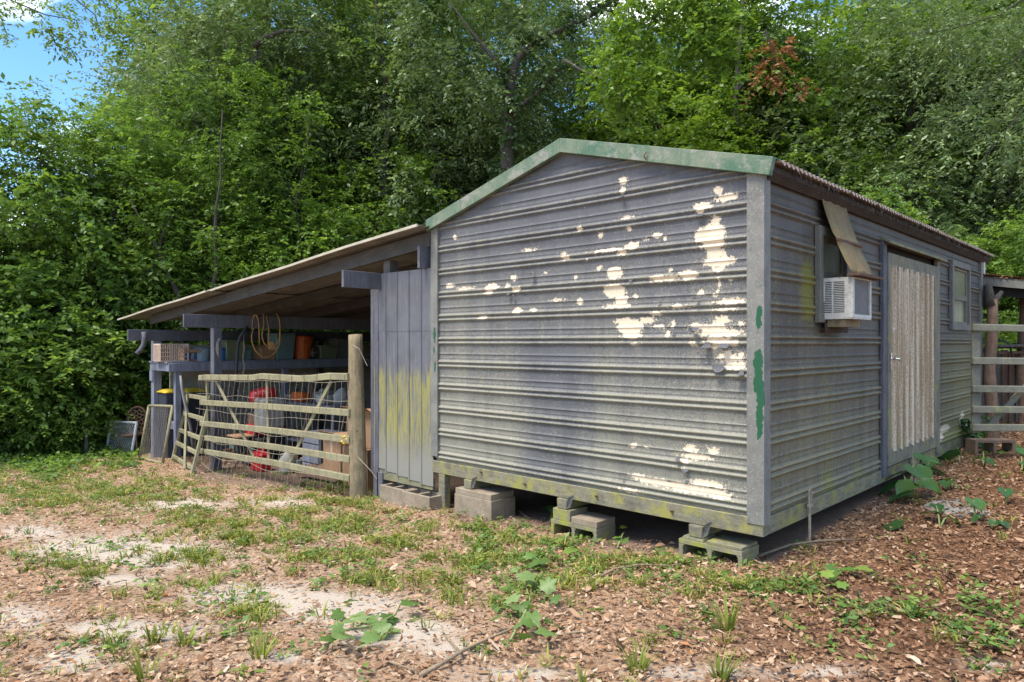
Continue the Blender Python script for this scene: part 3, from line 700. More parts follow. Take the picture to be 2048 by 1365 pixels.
def block_thing(label, x, parts, mat='concrete', group='concrete blocks under the shed'):
    b = T('concrete_block', label, 'concrete block', (x, .1, gz(x, .1)), group)
    for nm, mb, m_ in parts: mb.build(nm, m_ or mat, b, bevel=.004)
    return b
mb = MB(); hollow_block(mb, -.63, -.115, -.075, .20, -.06, .062, 'Y')
block_thing('green-stained hollow block under the front corner of the shed', -.36, [('block', mb, None)], 'mossy_concrete')
mb = MB().box(-.40, -.12, -.065, .19, .0635, .088); tag(mb.build('cap_plank', 'sill_wood', bevel=.004), 'flat mossy plank on the front corner block', 'plank', 'planks on the blocks')
mb = MB(); mb.hexa([(-.62, -.06, .0625), (-.43, -.06, .0625), (-.43, .15, .0625), (-.62, .15, .0625), (-.60, -.05, .0885), (-.44, -.05, .0885), (-.44, .14, .0885), (-.60, .14, .0885)]); tag(mb.build('shim_board', 'sill_wood', bevel=.004), 'rotten shim board under the skid by the front corner', 'plank', 'planks on the blocks')
mb = MB(); hollow_block(mb, -1.93, -1.42, -.075, .20, -.155, -.012, 'Y')
block_thing('hollow block under the middle skid with a leafy sprig beside it', -1.7, [('block', mb, None)], 'mossy_concrete')
mb = MB().box(-1.70, -1.42, -.07, .195, -.011, .045); tag(mb.build('cap_block', 'concrete', bevel=.004), 'thin paver capping the middle hollow block', 'paver', 'planks on the blocks')
mb = MB().box(-1.92, -1.72, -.06, .19, -.011, .088); tag(mb.build('shim_block', 'mossy_concrete', bevel=.004), 'mossy wooden shim between the middle block and its skid', 'plank', 'planks on the blocks')
mb = MB().box(-3.22, -2.68, -.09, .25, -.27, .028)
block_thing('large solid square block under the left end of the shed front', -2.95, [('block', mb, None)])
mb = MB().box(-3.21, -2.69, -.085, .24, .0285, .0885); tag(mb.build('cap_block', 'concrete', bevel=.004), 'flat paver on top of the large solid block', 'paver', 'planks on the blocks')
for x0, x1, y0, lab in [(-4.42, -3.98, -.16, 'hollow block with open cells up, left one below the lean-to wall panel'), (-3.965, -3.50, -.19, 'hollow block with open cells up, right one below the lean-to wall panel')]:
    mb = MB(); hollow_block(mb, x0, x1, y0, y0+.25, gz(x0, 0)-.10, gz(x0, 0)+.17+.03*(x0 < -4), 'Z')
    block_thing(lab, (x0+x1)/2, [('block', mb, None)])
# ------------------------------------------------------------------ lean-to
lean = T('lean_to', 'open lean-to of painted posts and beams with a tin roof beside the shed', 'lean-to', (-8, 3.5, -.4))
LY = 7.1
def zl(X): return 2.79-.0835*(-3.62-X)       # roof underside
# girders running front to back (their front ends stick out)
for X, yf, zt, zb in [(-11.60, -.53, 1.81, 1.606), (-9.07, -.53, 2.02, 1.81), (-4.60, -.53, 2.38, 2.19), (-3.76, -.126, 2.61, 2.37)]:
    MB().box(X-.022, X+.022, yf, LY, zb, zt).build('girder', 'timber_paint', lean, bevel=.004)
# rafters following the slope
for i, y in enumerate([-.02, 1.15, 2.35, 3.55, 4.75, 5.95, 7.0]):
    a, b = -12.0, -3.70
    zo = lambda X: zl(X)-.012
    h = .165
    mb = MB(); mb.hexa([(a, y, zo(a)-h), (b, y, zo(b)-h), (b, y+.04, zo(b)-h), (a, y+.04, zo(a)-h), (a, y, zo(a)), (b, y, zo(b)), (b, y+.04, zo(b)), (a, y+.04, zo(a))])
    mb.build('rafter', 'raw_rafter_shaded', lean, bevel=.003)
# roof sheets, two lengths lapped, run down the slope
def lsheet(y0, y1, xa, xb, lift, skew):
    n = 44; ys = np.linspace(y0, y1, n+1); rows = []
    for q in range(9):
        t_ = q/8; x = xa+(xb-xa)*t_
        rows.append([(x, y+skew*(t_-.5)*0, zl(x)+lift+.008+.007*math.cos(2*math.pi*y/.085)+.006*math.sin(x*2.1+y*1.7)) for y in ys])
    o = MB().grid(rows).build('roof_sheet', 'lean_roof_metal', lean, smooth=True)
    s = o.modifiers.new('s', 'SOLIDIFY'); s.thickness = .004
    if y0 < -.1:
        P = [(xa+(xb-xa)*q/8, y0-.004, zl(xa+(xb-xa)*q/8)+lift+.006+.006*math.sin((xa+(xb-xa)*q/8)*2.1+y0*1.7)) for q in range(9)]
        MB().sweep(P, [(-.010, -.016), (-.012, .012), (.010, .014), (.012, -.016)]).build('pale_lip', 'crate_edge', o)  # paler lip along the front edge of the foremost sheets
worn('crate_edge', (.46, .42, .33), (.34, .30, .23), 5, .8, spot=(.2, .15, .1), spot_t=(.62, .72))
y = -.26; k = 0
while y < LY:
    e = y+.70
    f0 = y+(.03 if k == 0 else 0)
    lsheet(y-(.05 if k == 0 else 0), e, -12.85+.03*(k % 3), -8.75, .0, 0); lsheet(f0, e, -8.95, -3.64, .018, 0)
    y += .665; k += 1
# posts
def post(X, Y, zt, s=.10, mat='timber_paint', sy=None):
    zb = gz(X, Y)-.25
    MB().box(X-s/2, X+s/2, Y-(sy or s)/2, Y+(sy or s)/2, zb, zt).build('post', mat, lean, bevel=.005)
post(-11.66, -.02, 1.605, .14, 'shelf_paint'); post(-9.11, .0, 1.809, .13); post(-4.68, .02, 2.189, .10)
for y in (3.4, 6.9):
    for X, zt in ((-11.66, 1.605), (-9.11, 1.809), (-4.6, 2.189)): post(X, y, zt, .12, 'raw_rafter_shaded')
MB().box(-4.62, -4.50, .04, .16, 2.18, zl(-4.55)-.18).build('post_block', 'board_grey', lean)
# board-and-rib wall sheets closing the gap to the shed
nx = 5; xa, xb = -4.72, -3.64
for k in range(nx):
    x0 = xa+(xb-xa)*k/nx; x1 = xa+(xb-xa)*(k+1)/nx
    for z0, z1, dy in ((.075-.02*k+.03, 1.712, 0), (1.700, 2.375, .003)):
        mb = MB(); r_ = .012
        sec = [(x0+.004, -.02), (x0+.012, -.02-r_), (x0+.022, -.02-r_), (x0+.030, -.02), (x0+.11, -.0205), (x1-.001, -.02)]
        mb.grid([[(x, y_-dy, z) for x, y_ in sec] for z in np.linspace(z0, z1, 6)])
        o = mb.build('wall_sheet', 'panel_paint', lean); s = o.modifiers.new('s', 'SOLIDIFY'); s.thickness = .003; s.offset = -1
MB().box(-4.775, -4.722, -.035, .02, .04, 2.36).build('edge_trim', 'timber_paint', lean, bevel=.004)
MB().box(-4.72, -3.66, -.012, .025, -.02, .10).build('bottom_board', 'sill_wood', lean, bevel=.004)
MB().box(-3.55, -3.45, -.025, .06, gz(-3.5, 0)-.15, .18).build('short_post', 'sill_wood', lean, bevel=.006)
MB().box(-4.66, -4.55, -.03, .06, gz(-4.6, 0)-.2, .06).build('short_post', 'timber_paint', lean, bevel=.005)
# side and back walls in the dark
for k in range(11):
    z0 = -.72+.205*k
    if z0 > 1.5: break
    MB().hexa([(-12.03, .35, z0), (-11.99, .35, z0), (-11.99, LY, z0), (-12.03, LY, z0), (-12.03, .35, z0+.20), (-12.01, .35, z0+.20), (-12.01, LY, z0+.20), (-12.03, LY, z0+.20)]).build('siding_board', 'cream_siding', lean)
for k in range(22):  # unseen back wall, added to keep the inside dark
    MB().box(-11.95+.38*k, -11.95+.38*k+.37, LY, LY+.03, -.7, 1.9+.03*k).build('light_block_board', 'board_grey', lean)
# shelf along the left wall
sx0, sx1 = -11.72, -10.80
for k in range(5):
    xa = sx0+(sx1-sx0)*k/5; MB().box(xa+.004, xa+.155, -.13, 6.6, 1.205, 1.232).build('shelf_slat', 'shelf_paint', lean)
MB().box(sx0, sx1, -.11, -.065, 1.06, 1.203).build('shelf_apron', 'shelf_paint', lean, bevel=.004)
MB().box(sx1-.042, sx1+.002, -.0645, 6.6, 1.055, 1.204).build('shelf_apron', 'shelf_paint', lean, bevel=.004)
for y in (0.02, 2.1, 4.3):
    MB().box(sx1-.14, sx1-.045, y, y+.10, gz(-10.9, y)-.2, 1.055).build('shelf_post', 'shelf_paint', lean, bevel=.004)
MB().box(-11.75, -11.60, -.11, .06, .86, 1.055).build('shelf_cleat', 'shelf_paint', lean, bevel=.004)
MB().box(sx0, sx1-.15, .05, .09, .0, .14).build('shelf_rail', 'shelf_paint', lean, bevel=.004)
# downspout elbow hanging at the eave corner
c0 = onX(287, 668, -11.5)
hs = T('downspout_hose', 'dark flexible hose curling down from the eave corner', 'hose', c0)
pts = [onX(x, y_, -11.5) for x, y_ in [(288,664),(289,678),(287,690),(281,700),(273,708)]]
MB().tube(pts, [.045, .045, .044, .042, .04], 10).build('hose_body', 'timber_paint', hs, smooth=True)
# ------------------------------------------------------------------ things on the shelf
ZS = 1.233
def shelf_at(px, X=-11.15): return onX(px, 700, X)
p = shelf_at(341); cr = T('plastic_crate', 'pink-tan plastic lattice crate at the near end of the shelf', 'crate', (p[0], p[1], ZS))
def lattice(mb, o, u, v, nu, nv, wu, wv, t_=.012):
    o, u, v = Vector(o), Vector(u), Vector(v)
    for i in range(nu+1): mb.beam(o+u*(i/nu), o+u*(i/nu)+v, wu, t_, u.cross(v))
    for j in range(nv+1): mb.beam(o+v*(j/nv), o+v*(j/nv)+u, wv, t_, u.cross(v))
x0, x1, y0, y1 = p[0]-.16, p[0]+.17, p[1]-.23, p[1]+.25; zh = .30
MB().box(x0, x1, y0, y1, ZS, ZS+.012).build('base', 'crate_tan', cr)
for nm, o, u, n in (('front', (x0, y0, ZS+.012), (x1-x0, 0, 0), 8), ('side', (x1, y0, ZS+.012), (0, y1-y0, 0), 6), ('back', (x0, y1, ZS+.012), (x1-x0, 0, 0), 8), ('side', (x0, y0, ZS+.012), (0, y1-y0, 0), 6)):
    mb = MB(); lattice(mb, o, u, (0, 0, zh), n, 4 if nm == 'side' else 7, .016, .014); mb.build('lattice_'+nm, 'crate_tan', cr)
MB().box(x0, x1, y0-.008, y0+.004, ZS+zh-.01, ZS+zh+.02).build('rim', 'crate_tan', cr)
p = shelf_at(380); bx_ = T('printed_box', 'open tan cardboard box with a blue printed side on the shelf', 'box', (p[0], p[1], ZS))
x0, x1, y0, y1 = p[0]-.12, p[0]+.12, p[1]-.17, p[1]+.14
mb = MB(); mb.box(x0, x1, y0, y0+.006, ZS, ZS+.25); mb.box(x0, x1, y1-.006, y1, ZS, ZS+.25); mb.box(x1-.006, x1, y0+.0061, y1-.0061, ZS, ZS+.22); mb.box(x0, x0+.006, y0+.0061, y1-.0061, ZS, ZS+.25); mb.box(x0, x1, y0, y1, ZS, ZS+.004)
mb.build('carton', 'cardboard', bx_)
mb = MB(); mb.hexa([(x1, y0, ZS+.225), (x1+.001, y1, ZS+.225), (x1+.12, y1-.02, ZS+.17), (x1+.10, y0+.02, ZS+.17), (x1, y0, ZS+.23), (x1+.001, y1, ZS+.23), (x1+.12, y1-.02, ZS+.175), (x1+.10, y0+.02, ZS+.175)]); mb.build('flap', 'cardboard', bx_)
mb = MB(); mb.box(x1+.001, x1+.003, y0+.03, y1-.02, ZS+.03, ZS+.16); mb.build('label', 'label_blue', bx_)
mb = MB(); mb.hexa([(x1+.0035, y0+.13, ZS+.04), (x1+.0045, y0+.18, ZS+.04), (x1+.0045, y0+.20, ZS+.14), (x1+.0035, y0+.15, ZS+.14), (x1+.004, y0+.13, ZS+.05), (x1+.005, y0+.18, ZS+.05), (x1+.005, y0+.20, ZS+.15), (x1+.004, y0+.15, ZS+.15)]); mb.box(x1+.0035, x1+.0045, y0+.03, y1-.02, ZS+.145, ZS+.158); mb.build('label_mark', 'white_plastic', bx_)
def bucket(px, r, h, mat, label, X=-11.12, name='bucket', sq=False):
    p = shelf_at(px, X); b = T(name, label, 'bucket' if not sq else 'tub', (p[0], p[1], ZS))
    if sq:
        mb = MB(); mb.hexa([(p[0]-r*.85, p[1]-r*.85, ZS), (p[0]+r*.85, p[1]-r*.85, ZS), (p[0]+r*.85, p[1]+r*.85, ZS), (p[0]-r*.85, p[1]+r*.85, ZS), (p[0]-r, p[1]-r, ZS+h), (p[0]+r, p[1]-r, ZS+h), (p[0]+r, p[1]+r, ZS+h), (p[0]-r, p[1]+r, ZS+h)])
        mb.build('body', mat, b, bevel=.012)
        mb = MB().box(p[0]-r*1.05, p[0]+r*1.05, p[1]-r*1.05, p[1]+r*1.05, ZS+h+.001, ZS+h+.03); mb.build('lid', mat, b, bevel=.008)
    else:
        MB().lathe((p[0], p[1], ZS), [(r*.84, 0), (r*.93, h*.6), (r, h), (r*1.05, h), (r*1.05, h-.03), (r*1.05, h), (r*.95, h), (r*.80, .02), (.01, .02)], 18).build('body', mat, b, smooth=False)
        MB().tube([(p[0]+r*1.04*math.cos(a), p[1]+r*1.04*math.sin(a), ZS+h-.03-.10*math.sin(a-.6)) for a in np.linspace(.6, .6+math.pi, 12)], .004, 5).build('handle', 'galv_wire', b)
    return b
bucket(403, .17, .25, 'tub_blue', 'pale blue bucket on the shelf left of the middle post')
bucket(440, .14, .24, 'pvc_blue', 'deeper blue bucket on the shelf just right of the middle post')
bucket(463, .19, .36, 'tub_green', 'tall dark green lidded tub on the shelf', name='storage_tub', sq=True)
bucket(485, .13, .20, 'tub_teal', 'short teal lidded tub on the shelf behind the chain', name='storage_tub', sq=True)
bucket(530, .17, .24, 'cardboard', 'brown lidded tub on the shelf behind the rope coil', name='storage_tub', sq=True)
bucket(562, .21, .50, 'tub_teal', 'tall grey-teal lidded tub on the shelf right of the rope coil', name='storage_tub', sq=True)
bucket(604, .23, .48, 'orange_plastic', 'big red-orange bucket at the dark far part of the shelf', name='orange_bucket')
bucket(648, .22, .26, 'tub_green', 'pale green basket tub near the far end of the shelf', name='storage_tub', sq=True)
bucket(678, .18, .40, 'tub_grey', 'dark grey tub at the far end of the shelf', name='storage_tub', sq=True)
p = shelf_at(624, -10.95); tr = T('toy_wheel', 'small dark wheel with pale spokes on the shelf edge', 'wheel', (p[0], p[1], ZS+.12))
MB().tube([(p[0], p[1]+.12*math.cos(a), ZS+.13+.12*math.sin(a)) for a in np.linspace(0, 2*math.pi, 17)], .022, 6, False).build('tyre', 'black_rubber', tr)
mb = MB()
for a in range(5): mb.beam((p[0], p[1], ZS+.13), (p[0], p[1]+.1*math.cos(a*1.257), ZS+.13+.1*math.sin(a*1.257)), .012, .012, (1, 0, 0))
mb.build('spokes', 'white_plastic', tr)
# yellow-lidded bins under the shelf
def wheelie(px, X, label):
    p = onX(px, 780, X); g = gz(X, p[1]); b = T('rubbish_bin', label, 'bin', (p[0], p[1], g), 'yellow-lidded bins')
    zt = .66; x, y = p[0], p[1]
    MB().hexa([(x-.15, y-.15, g), (x+.15, y-.15, g), (x+.15, y+.15, g), (x-.15, y+.15, g), (x-.20, y-.20, zt), (x+.20, y-.20, zt), (x+.20, y+.20, zt), (x-.20, y+.20, zt)]).build('body', 'bin_dark', b, bevel=.02)
    rows = [[(x-.225+.45*i/6, y-.225+.45*k/6, zt+.005+.055*(1-((i-3)/3)**4)*(1-((k-3)/3)**4)) for i in range(7)] for k in range(7)]
    o = MB().grid(rows).build('lid', 'lid_yellow', b, smooth=True); s = o.modifiers.new('s', 'SOLIDIFY'); s.thickness = .02
wheelie(345, -11.42, 'dark bin with a yellow lid under the shelf, left behind the shelf post')
wheelie(386, -11.35, 'dark bin with a yellow lid under the shelf, behind the leaning gate')
# rope coil, chain and hose on the middle girder
p = onX(533, 632, -9.0); rc = T('rope_coil', 'tan rope hanging in loose loops from the middle girder', 'rope', p)
def loop(pts, r=.009):
    P = [onX(x, y_, X_) for x, y_, X_ in pts]; MB().tube(P, r, 6).build('loop', 'rope_tan', rc, smooth=True)
def ell(cx, cy, rx, ry, a0, a1, n, X): return [(cx+rx*math.cos(a), cy+ry*math.sin(a), X-.02*math.sin(a*2)) for a in np.linspace(a0, a1, n)]
loop([(508,655,-9.02)]+ell(532, 672, 29, 43, math.pi, 0, 22, -9.0)+[(559,640,-8.99),(553,628,-9.02)])
loop([(527,628,-9.03),(528,650,-9.0)]+ell(542, 668, 18, 28, math.pi, 0, 18, -8.97)+[(560,650,-8.98),(556,632,-9.03)])
loop([(504,660,-9.03)]+ell(511, 658, 7, 28, math.pi, 2*math.pi, 10, -9.02)+[(519,690,-9.0)])
loop([(533,632,-9.03),(538,660,-8.98),(536,690,-8.98),(546,694,-8.96)])
mb = MB()
for k in range(14):
    q = onX(537+k*.7, 684, -8.96); e = onX(536+k*1.2, 698+(k % 3), -8.95); mb.tube([q, e], .005, 4)
mb.build('tassel', 'rope_tan', rc)
p = onX(488, 655, -9.0); ch = T('hanging_chain', 'pale steel chain hanging below the middle girder', 'chain', p)
prevm = None
for k in range(30):
    c0 = onX(487+1.2*math.sin(k*.35), 688+k*2.05, -9.0); r0 = .016
    pts = [(c0[0]+(r0*.6*math.cos(a) if k % 2 else .003*math.cos(a)), c0[1]+(r0*.6*math.cos(a) if k % 2 == 0 else .003), c0[2]+r0*math.sin(a)) for a in np.linspace(0, 2*math.pi, 9)]
    MB().tube(pts, .004, 4, False).build('chain_link', 'galv_wire', ch)
MB().tube([onX(489, 655, -9.02), onX(488, 672, -9), onX(487, 688, -9)], .004, 4).build('cord', 'galv_wire', ch)
p = onX(472, 752, -9.0); hz = T('bent_hose', 'black bent hose hanging left of the chain', 'hose', p)
MB().tube([onX(x, y_, -9.0) for x, y_ in [(495,654),(487,664),(479,678),(475,695),(474,720),(472,755),(471,800)]], .024, 8).build('hose_body', 'black_rubber', hz, smooth=True)
p = onX(432, 690, -9.0); rg = T('rag_bundle', 'pale twine bundle hanging beside the middle post', 'twine', p)
mb = MB()
for k in range(8):
    mb.tube([onX(440-k*.5, 678, -8.98), onX(434+k*.4, 684+k, -8.97), onX(432+.6*k, 700+2*k, -8.98)], .006, 4)
mb.build('strands', 'cloth_grey', rg)
# ------------------------------------------------------------------ clutter on the dirt floor
def gthing(name, label, cat, px, Y, grp=None):
    p = onY(px, 900, Y); g = gz(p[0], p[1]); return T(name, label, cat, (p[0], p[1], g), grp), p[0], p[1], g
b, x, y, g = gthing('blue_pole', 'bright blue plastic pipe standing behind the gate', 'pipe', 439, .30)
MB().tube([(x, y, g), (x+.01, y, g+1.25)], .035, 12).build('pipe', 'pvc_blue', b, smooth=True); MB().tube([(x+.01, y, g+1.24), (x+.01, y, g+1.32)], .045, 12).build('coupling', 'pvc_blue', b)
b, x, y, g = gthing('garden_tiller', 'red and white engine machine with wheels behind the gate', 'machine', 530, .85)
MB().box(x-.30, x+.28, y-.22, y+.22, g+.25, g+.45).build('chassis', 'black_rubber', b, bevel=.02)
MB().box(x-.02, x+.36, y-.20, y+.20, g+.62, g+1.12).build('engine_cowl', 'white_plastic', b, bevel=.04)
MB().lathe((x-.15, y, g+.98), [(.05, 0), (.17, .02), (.20, .10), (.18, .22), (.06, .28)], 14).build('fuel_tank', 'red_paint', b, smooth=True)
MB().lathe((x+.18, y-.05, g+1.13), [(.05, 0), (.17, .01), (.17, .10), (.10, .16), (.02, .18)], 14).build('air_filter', 'red_paint', b, smooth=True)
for s in (-.28, .26):
    MB().tube([(x-.05+.19*math.cos(a), y+s, g+.20+.19*math.sin(a)) for a in np.linspace(0, 2*math.pi, 19)], .05, 7, False).build('wheel', 'black_rubber', b, smooth=True)
MB().box(x-.28, x+.02, y-.21, y+.1, g+.46, g+.66).build('side_cover', 'red_paint', b, bevel=.02)
MB().tube([(x+.1, y, g+.5), (x-.1, y-.1, g+.8), (x-.45, y-.2, g+1.15), (x-.65, y-.22, g+1.2)], .018, 7).build('handlebar', 'black_rubber', b)
b, x, y, g = gthing('red_fuel_can', 'red fuel can on the ground behind the gate', 'fuel can', 522, .35)
MB().box(x-.17, x+.17, y-.1, y+.1, g, g+.30).build('can', 'red_paint', b, bevel=.03); MB().tube([(x-.1, y, g+.30), (x-.05, y, g+.36), (x+.06, y, g+.36), (x+.1, y, g+.30)], .015, 6).build('grip', 'red_paint', b)
b, x, y, g = gthing('workbench', 'grey workbench piled with clutter behind the right half of the gate', 'workbench', 645, 1.35)
MB().box(x-.85, x+.85, y-.3, y+.3, g+.93, g+1.0).build('top', 'timber_paint', b, bevel=.004)
for sx in (-.75, .75):
    for sy in (-.24, .24): MB().box(x+sx-.04, x+sx+.04, y+sy-.04, y+sy+.04, g, g+.93).build('leg', 'timber_paint', b)
MB().box(x-.8, x+.8, y-.28, y+.28, g+.35, g+.38).build('lower_shelf', 'timber_paint', b)
BT, BX, BY = g+1.001, x, y
b = T('orange_saw', 'orange power tool with grey handle on the workbench', 'power tool', (BX-.45, BY-.15, BT))
MB().box(BX-.62, BX-.28, BY-.24, BY-.06, BT, BT+.16).build('body', 'orange_plastic', b, bevel=.03); MB().tube([(BX-.60, BY-.15, BT+.15), (BX-.52, BY-.15, BT+.24), (BX-.36, BY-.15, BT+.24), (BX-.3, BY-.15, BT+.15)], .02, 7).build('handle', 'black_rubber', b); MB().box(BX-.95, BX-.62, BY-.16, BY-.15, BT+.04, BT+.10).build('blade', 'galv_wire', b)
for i, (dx, dy, sx, sy, sz, m_, lab) in enumerate([(-.05, .05, .14, .12, .22, 'cloth_grey', 'crumpled grey sack in the middle of the workbench'), (.22, -.05, .12, .14, .16, 'white_plastic', 'white plastic box on the workbench beside the grey sack'), (.50, .05, .13, .12, .26, 'cloth_grey', 'taller grey sack at the right end of the workbench')]):
    b = T('cloth_sack' if m_ == 'cloth_grey' else 'plastic_box', lab, 'sack' if m_ == 'cloth_grey' else 'box', (BX+dx, BY+dy, BT))
    if m_ == 'cloth_grey':
        mb = MB(); mb.lathe((BX+dx, BY+dy, BT), [(sx*.9, 0), (sx*1.1, sz*.25), (sx*.95, sz*.6), (sx*.5, sz*.85), (sx*.25, sz)], 11)
        mb.v = [(q[0]+.02*math.sin(q[2]*40+q[1]*30), q[1]+.02*math.sin(q[0]*35+q[2]*21), q[2]) for q in mb.v]; mb.build('bag', m_, b, smooth=True)
    else:
        MB().box(BX+dx-sx, BX+dx+sx, BY+dy-sy, BY+dy+sy, BT, BT+sz).build('tub', m_, b, bevel=.02); MB().box(BX+dx-sx-.01, BX+dx+sx+.01, BY+dy-sy-.01, BY+dy+sy+.01, BT+sz+.001, BT+sz+.03).build('lid', 'tub_grey', b, bevel=.01)
b, x, y, g = gthing('drawer_unit', 'blue-grey drawer unit behind the gate brace', 'drawers', 645, .65)
MB().box(x-.22, x+.28, y-.2, y+.2, g, g+.62).build('cabinet', 'timber_paint', b, bevel=.006)
for k in range(4): MB().box(x-.19, x+.25, y-.218, y-.2005, g+.05+.14*k, g+.17+.14*k).build('drawer', 'shelf_paint', b, bevel=.004)
def carton(px, Y, sx, sy, sz, label, z0=None, rot=0):
    p = onY(px, 900, Y); g = gz(p[0], p[1]) if z0 is None else z0
    b = T('cardboard_box', label, 'cardboard box', (p[0], p[1], g), 'cardboard boxes behind the gate post')
    m_ = Matrix.Translation((p[0], p[1], g)) @ Matrix.Rotation(rot, 4, 'Z')
    MB().box(-sx, sx, -sy, sy, 0, sz).xf(m_).build('carton', 'cardboard', b, bevel=.004)
    mb = MB(); mb.hexa([(-sx, -sy-.10, sz+.06), (sx, -sy-.10, sz+.06), (sx, -sy, sz), (-sx, -sy, sz), (-sx, -sy-.10, sz+.064), (sx, -sy-.10, sz+.064), (sx, -sy, sz+.004), (-sx, -sy, sz+.004)]); mb.xf(m_).build('flap', 'cardboard', b)
    MB().box(-.03, .03, -sy-.002, -sy-.0005, sz*.5, sz*.99).xf(m_).build('tape', 'crate_tan', b)
    return g+sz
z_ = carton(738, .45, .28, .22, .52, 'brown cardboard box on the ground between the gate post and the wall panel')
carton(740, .45, .22, .19, .46, 'brown cardboard box stacked on another beside the wall panel', z_+.006, .15)
carton(690, .55, .26, .2, .62, 'large plain cardboard box just left of the gate post', None, -.1)
b, x, y, g = gthing('broken_panel', 'reddish-brown broken board lying behind the bottom gate rail', 'board', 650, .35)
MB().hexa([(x-.6, y-.1, g+.02), (x+.5, y-.15, g+.05), (x+.52, y+.15, g+.22), (x-.5, y+.2, g+.2), (x-.6, y-.1, g+.035), (x+.5, y-.15, g+.065), (x+.52, y+.15, g+.235), (x-.5, y+.2, g+.215)]).build('board', 'board_brown', b)
b, x, y, g = gthing('folding_chair', 'brown folding chair tucked behind the left half of the gate', 'chair', 487, .55)
for s in (-.2, .2):
    MB().tube([(x+s, y-.25, g), (x+s, y+.1, g+.5), (x+s, y+.22, g+.85)], .014, 6).build('leg', 'rust', b); MB().tube([(x+s, y+.25, g), (x+s, y-.15, g+.46)], .014, 6).build('leg', 'rust', b)
MB().box(x-.21, x+.21, y-.2, y+.14, g+.47, g+.50).build('seat', 'cardboard', b, bevel=.01); MB().box(x-.21, x+.21, y+.17, y+.20, g+.62, g+.84).build('backrest', 'board_brown', b, bevel=.01)
b, x, y, g = gthing('white_jug', 'white plastic jug low behind the middle gate upright', 'jug', 575, .4)
MB().lathe((x, y, g), [(.10, 0), (.12, .05), (.12, .22), (.05, .30), (.03, .34)], 12).build('jug', 'white_plastic', b, smooth=True); MB().tube([(x-.03, y-.04, g+.30), (x-.10, y-.05, g+.28), (x-.11, y-.05, g+.18)], .012, 6).build('handle', 'white_plastic', b)
for i, (px, Y, r0, h, m_, lab) in enumerate([(600, .55, .085, .19, 'tub_grey', 'grey paint can low behind the middle of the gate'), (612, .7, .085, .20, 'white_plastic', 'white paint can beside the grey can behind the gate'), (620, .5, .07, .16, 'rust', 'small rusty can between the gate braces'), (470, .9, .10, .26, 'tub_teal', 'teal drum behind the left gate brace'), (456, .6, .08, .20, 'rust', 'rusty can right of the blue pipe'), (672, .8, .08, .19, 'white_plastic', 'white paint can left of the large cardboard box'), (560, 1.3, .13, .34, 'tub_grey', 'grey drum behind the engine machine'), (500, 1.3, .13, .4, 'bin_dark', 'dark drum in the shade behind the folding chair')]):
    b, x, y, g = gthing('paint_can', lab, 'can', px, Y)
    MB().lathe((x, y, g), [(r0, 0), (r0, h*.9), (r0*1.05, h*.93), (r0*1.05, h), (r0*.93, h), (r0*.93, h-.012), (.01, h-.012)], 14).build('can', m_, b)
    MB().tube([(x+r0*1.03*math.cos(a), y-.01, g+h*.85-.5*h*math.sin(a)) for a in np.linspace(0, math.pi, 9)], .004, 4).build('bail', 'galv_wire', b)
for i, (px, Y, ln2, tilt, m_, lab) in enumerate([(590, 1.1, 1.5, .3, 'stick_wood', 'wooden tool handle leaning by the workbench'), (612, 1.0, 1.4, -.25, 'rust', 'rusty rod leaning against the workbench front'), (668, 1.0, 1.6, .2, 'stick_wood', 'long wooden handle leaning near the gate post'), (465, .8, 1.3, -.3, 'galv_wire', 'thin metal pole leaning behind the left brace')]):
    b, x, y, g = gthing('garden_tool', lab, 'garden tool', px, Y)
    MB().tube([(x, y, g), (x+tilt*.5, y+.12, g+ln2*.5), (x+tilt, y+.25, g+ln2*.93)], .015, 6).build('shaft', m_, b)
    MB().box(x-.09, x+.09, y-.02, y+.02, g, g+.13).build('blade', 'rust', b, bevel=.008)
# ------------------------------------------------------------------ round gate post
p = (onY(718, 900, -.14)[0], -.14); g = gz(*p)
gp = T('gate_post', 'thick round weathered timber gate post in front of the lean-to', 'post', (p[0], p[1], g))
rows = []; zs = np.linspace(g-.3, 1.665, 22)
for i, z in enumerate(zs):
    r0 = .108-.024*(i/21); lean_ = -.075*(i/21)
    rows.append([(p[0]+lean_+math.cos(a)*r0*(1+.05*math.sin(a*3+z*2)+.03*math.sin(z*9+a)), p[1]+math.sin(a)*r0*(1+.04*math.cos(a*4+z*3)), z+(.008*math.cos(a) if i == 21 else 0)) for a in np.linspace(0, 2*math.pi, 19)])
mb = MB().grid(rows); b0 = len(mb.v); mb.v.append((p[0]-.075, p[1], 1.668)); mb.f += [(b0-19+k, b0-19+k+1, b0) for k in range(18)]
mb.build('timber', 'post_wood', gp, smooth=True)
for q in [((0, -.10, 1.55), (.12, -.08, 1.50), (.20, -.02, 1.30)), ((-.09, -.05, 1.10), (-.14, -.06, 1.0), (-.11, -.07, .85)), ((.05, -.11, .55), (.12, -.1, .25), (.34, -.06, .10), (.40, -.03, .02))]:
    MB().tube([(p[0]+a, p[1]+b_, c_) for a, b_, c_ in q], .004, 4).build('tie_wire', 'galv_wire', gp)
c0 = (p[0]-.14, p[1]-.09, .42)
fl = T('yellow_ribbon', 'small yellow ribbon tied where the gate meets its post', 'ribbon', c0)
mb = MB()
for k in range(6):
    a = k*1.05; mb.add([c0, (c0[0]+.06*math.cos(a), c0[1]-.03, c0[2]+.05*math.sin(a)), (c0[0]+.08*math.cos(a+.5), c0[1]-.01, c0[2]+.06*math.sin(a+.5)), (c0[0]+.05*math.cos(a+.8), c0[1]-.04, c0[2]+.04*math.sin(a+.8))], [(0, 1, 2, 3)])
mb.build('bow', 'flower_yellow', fl)
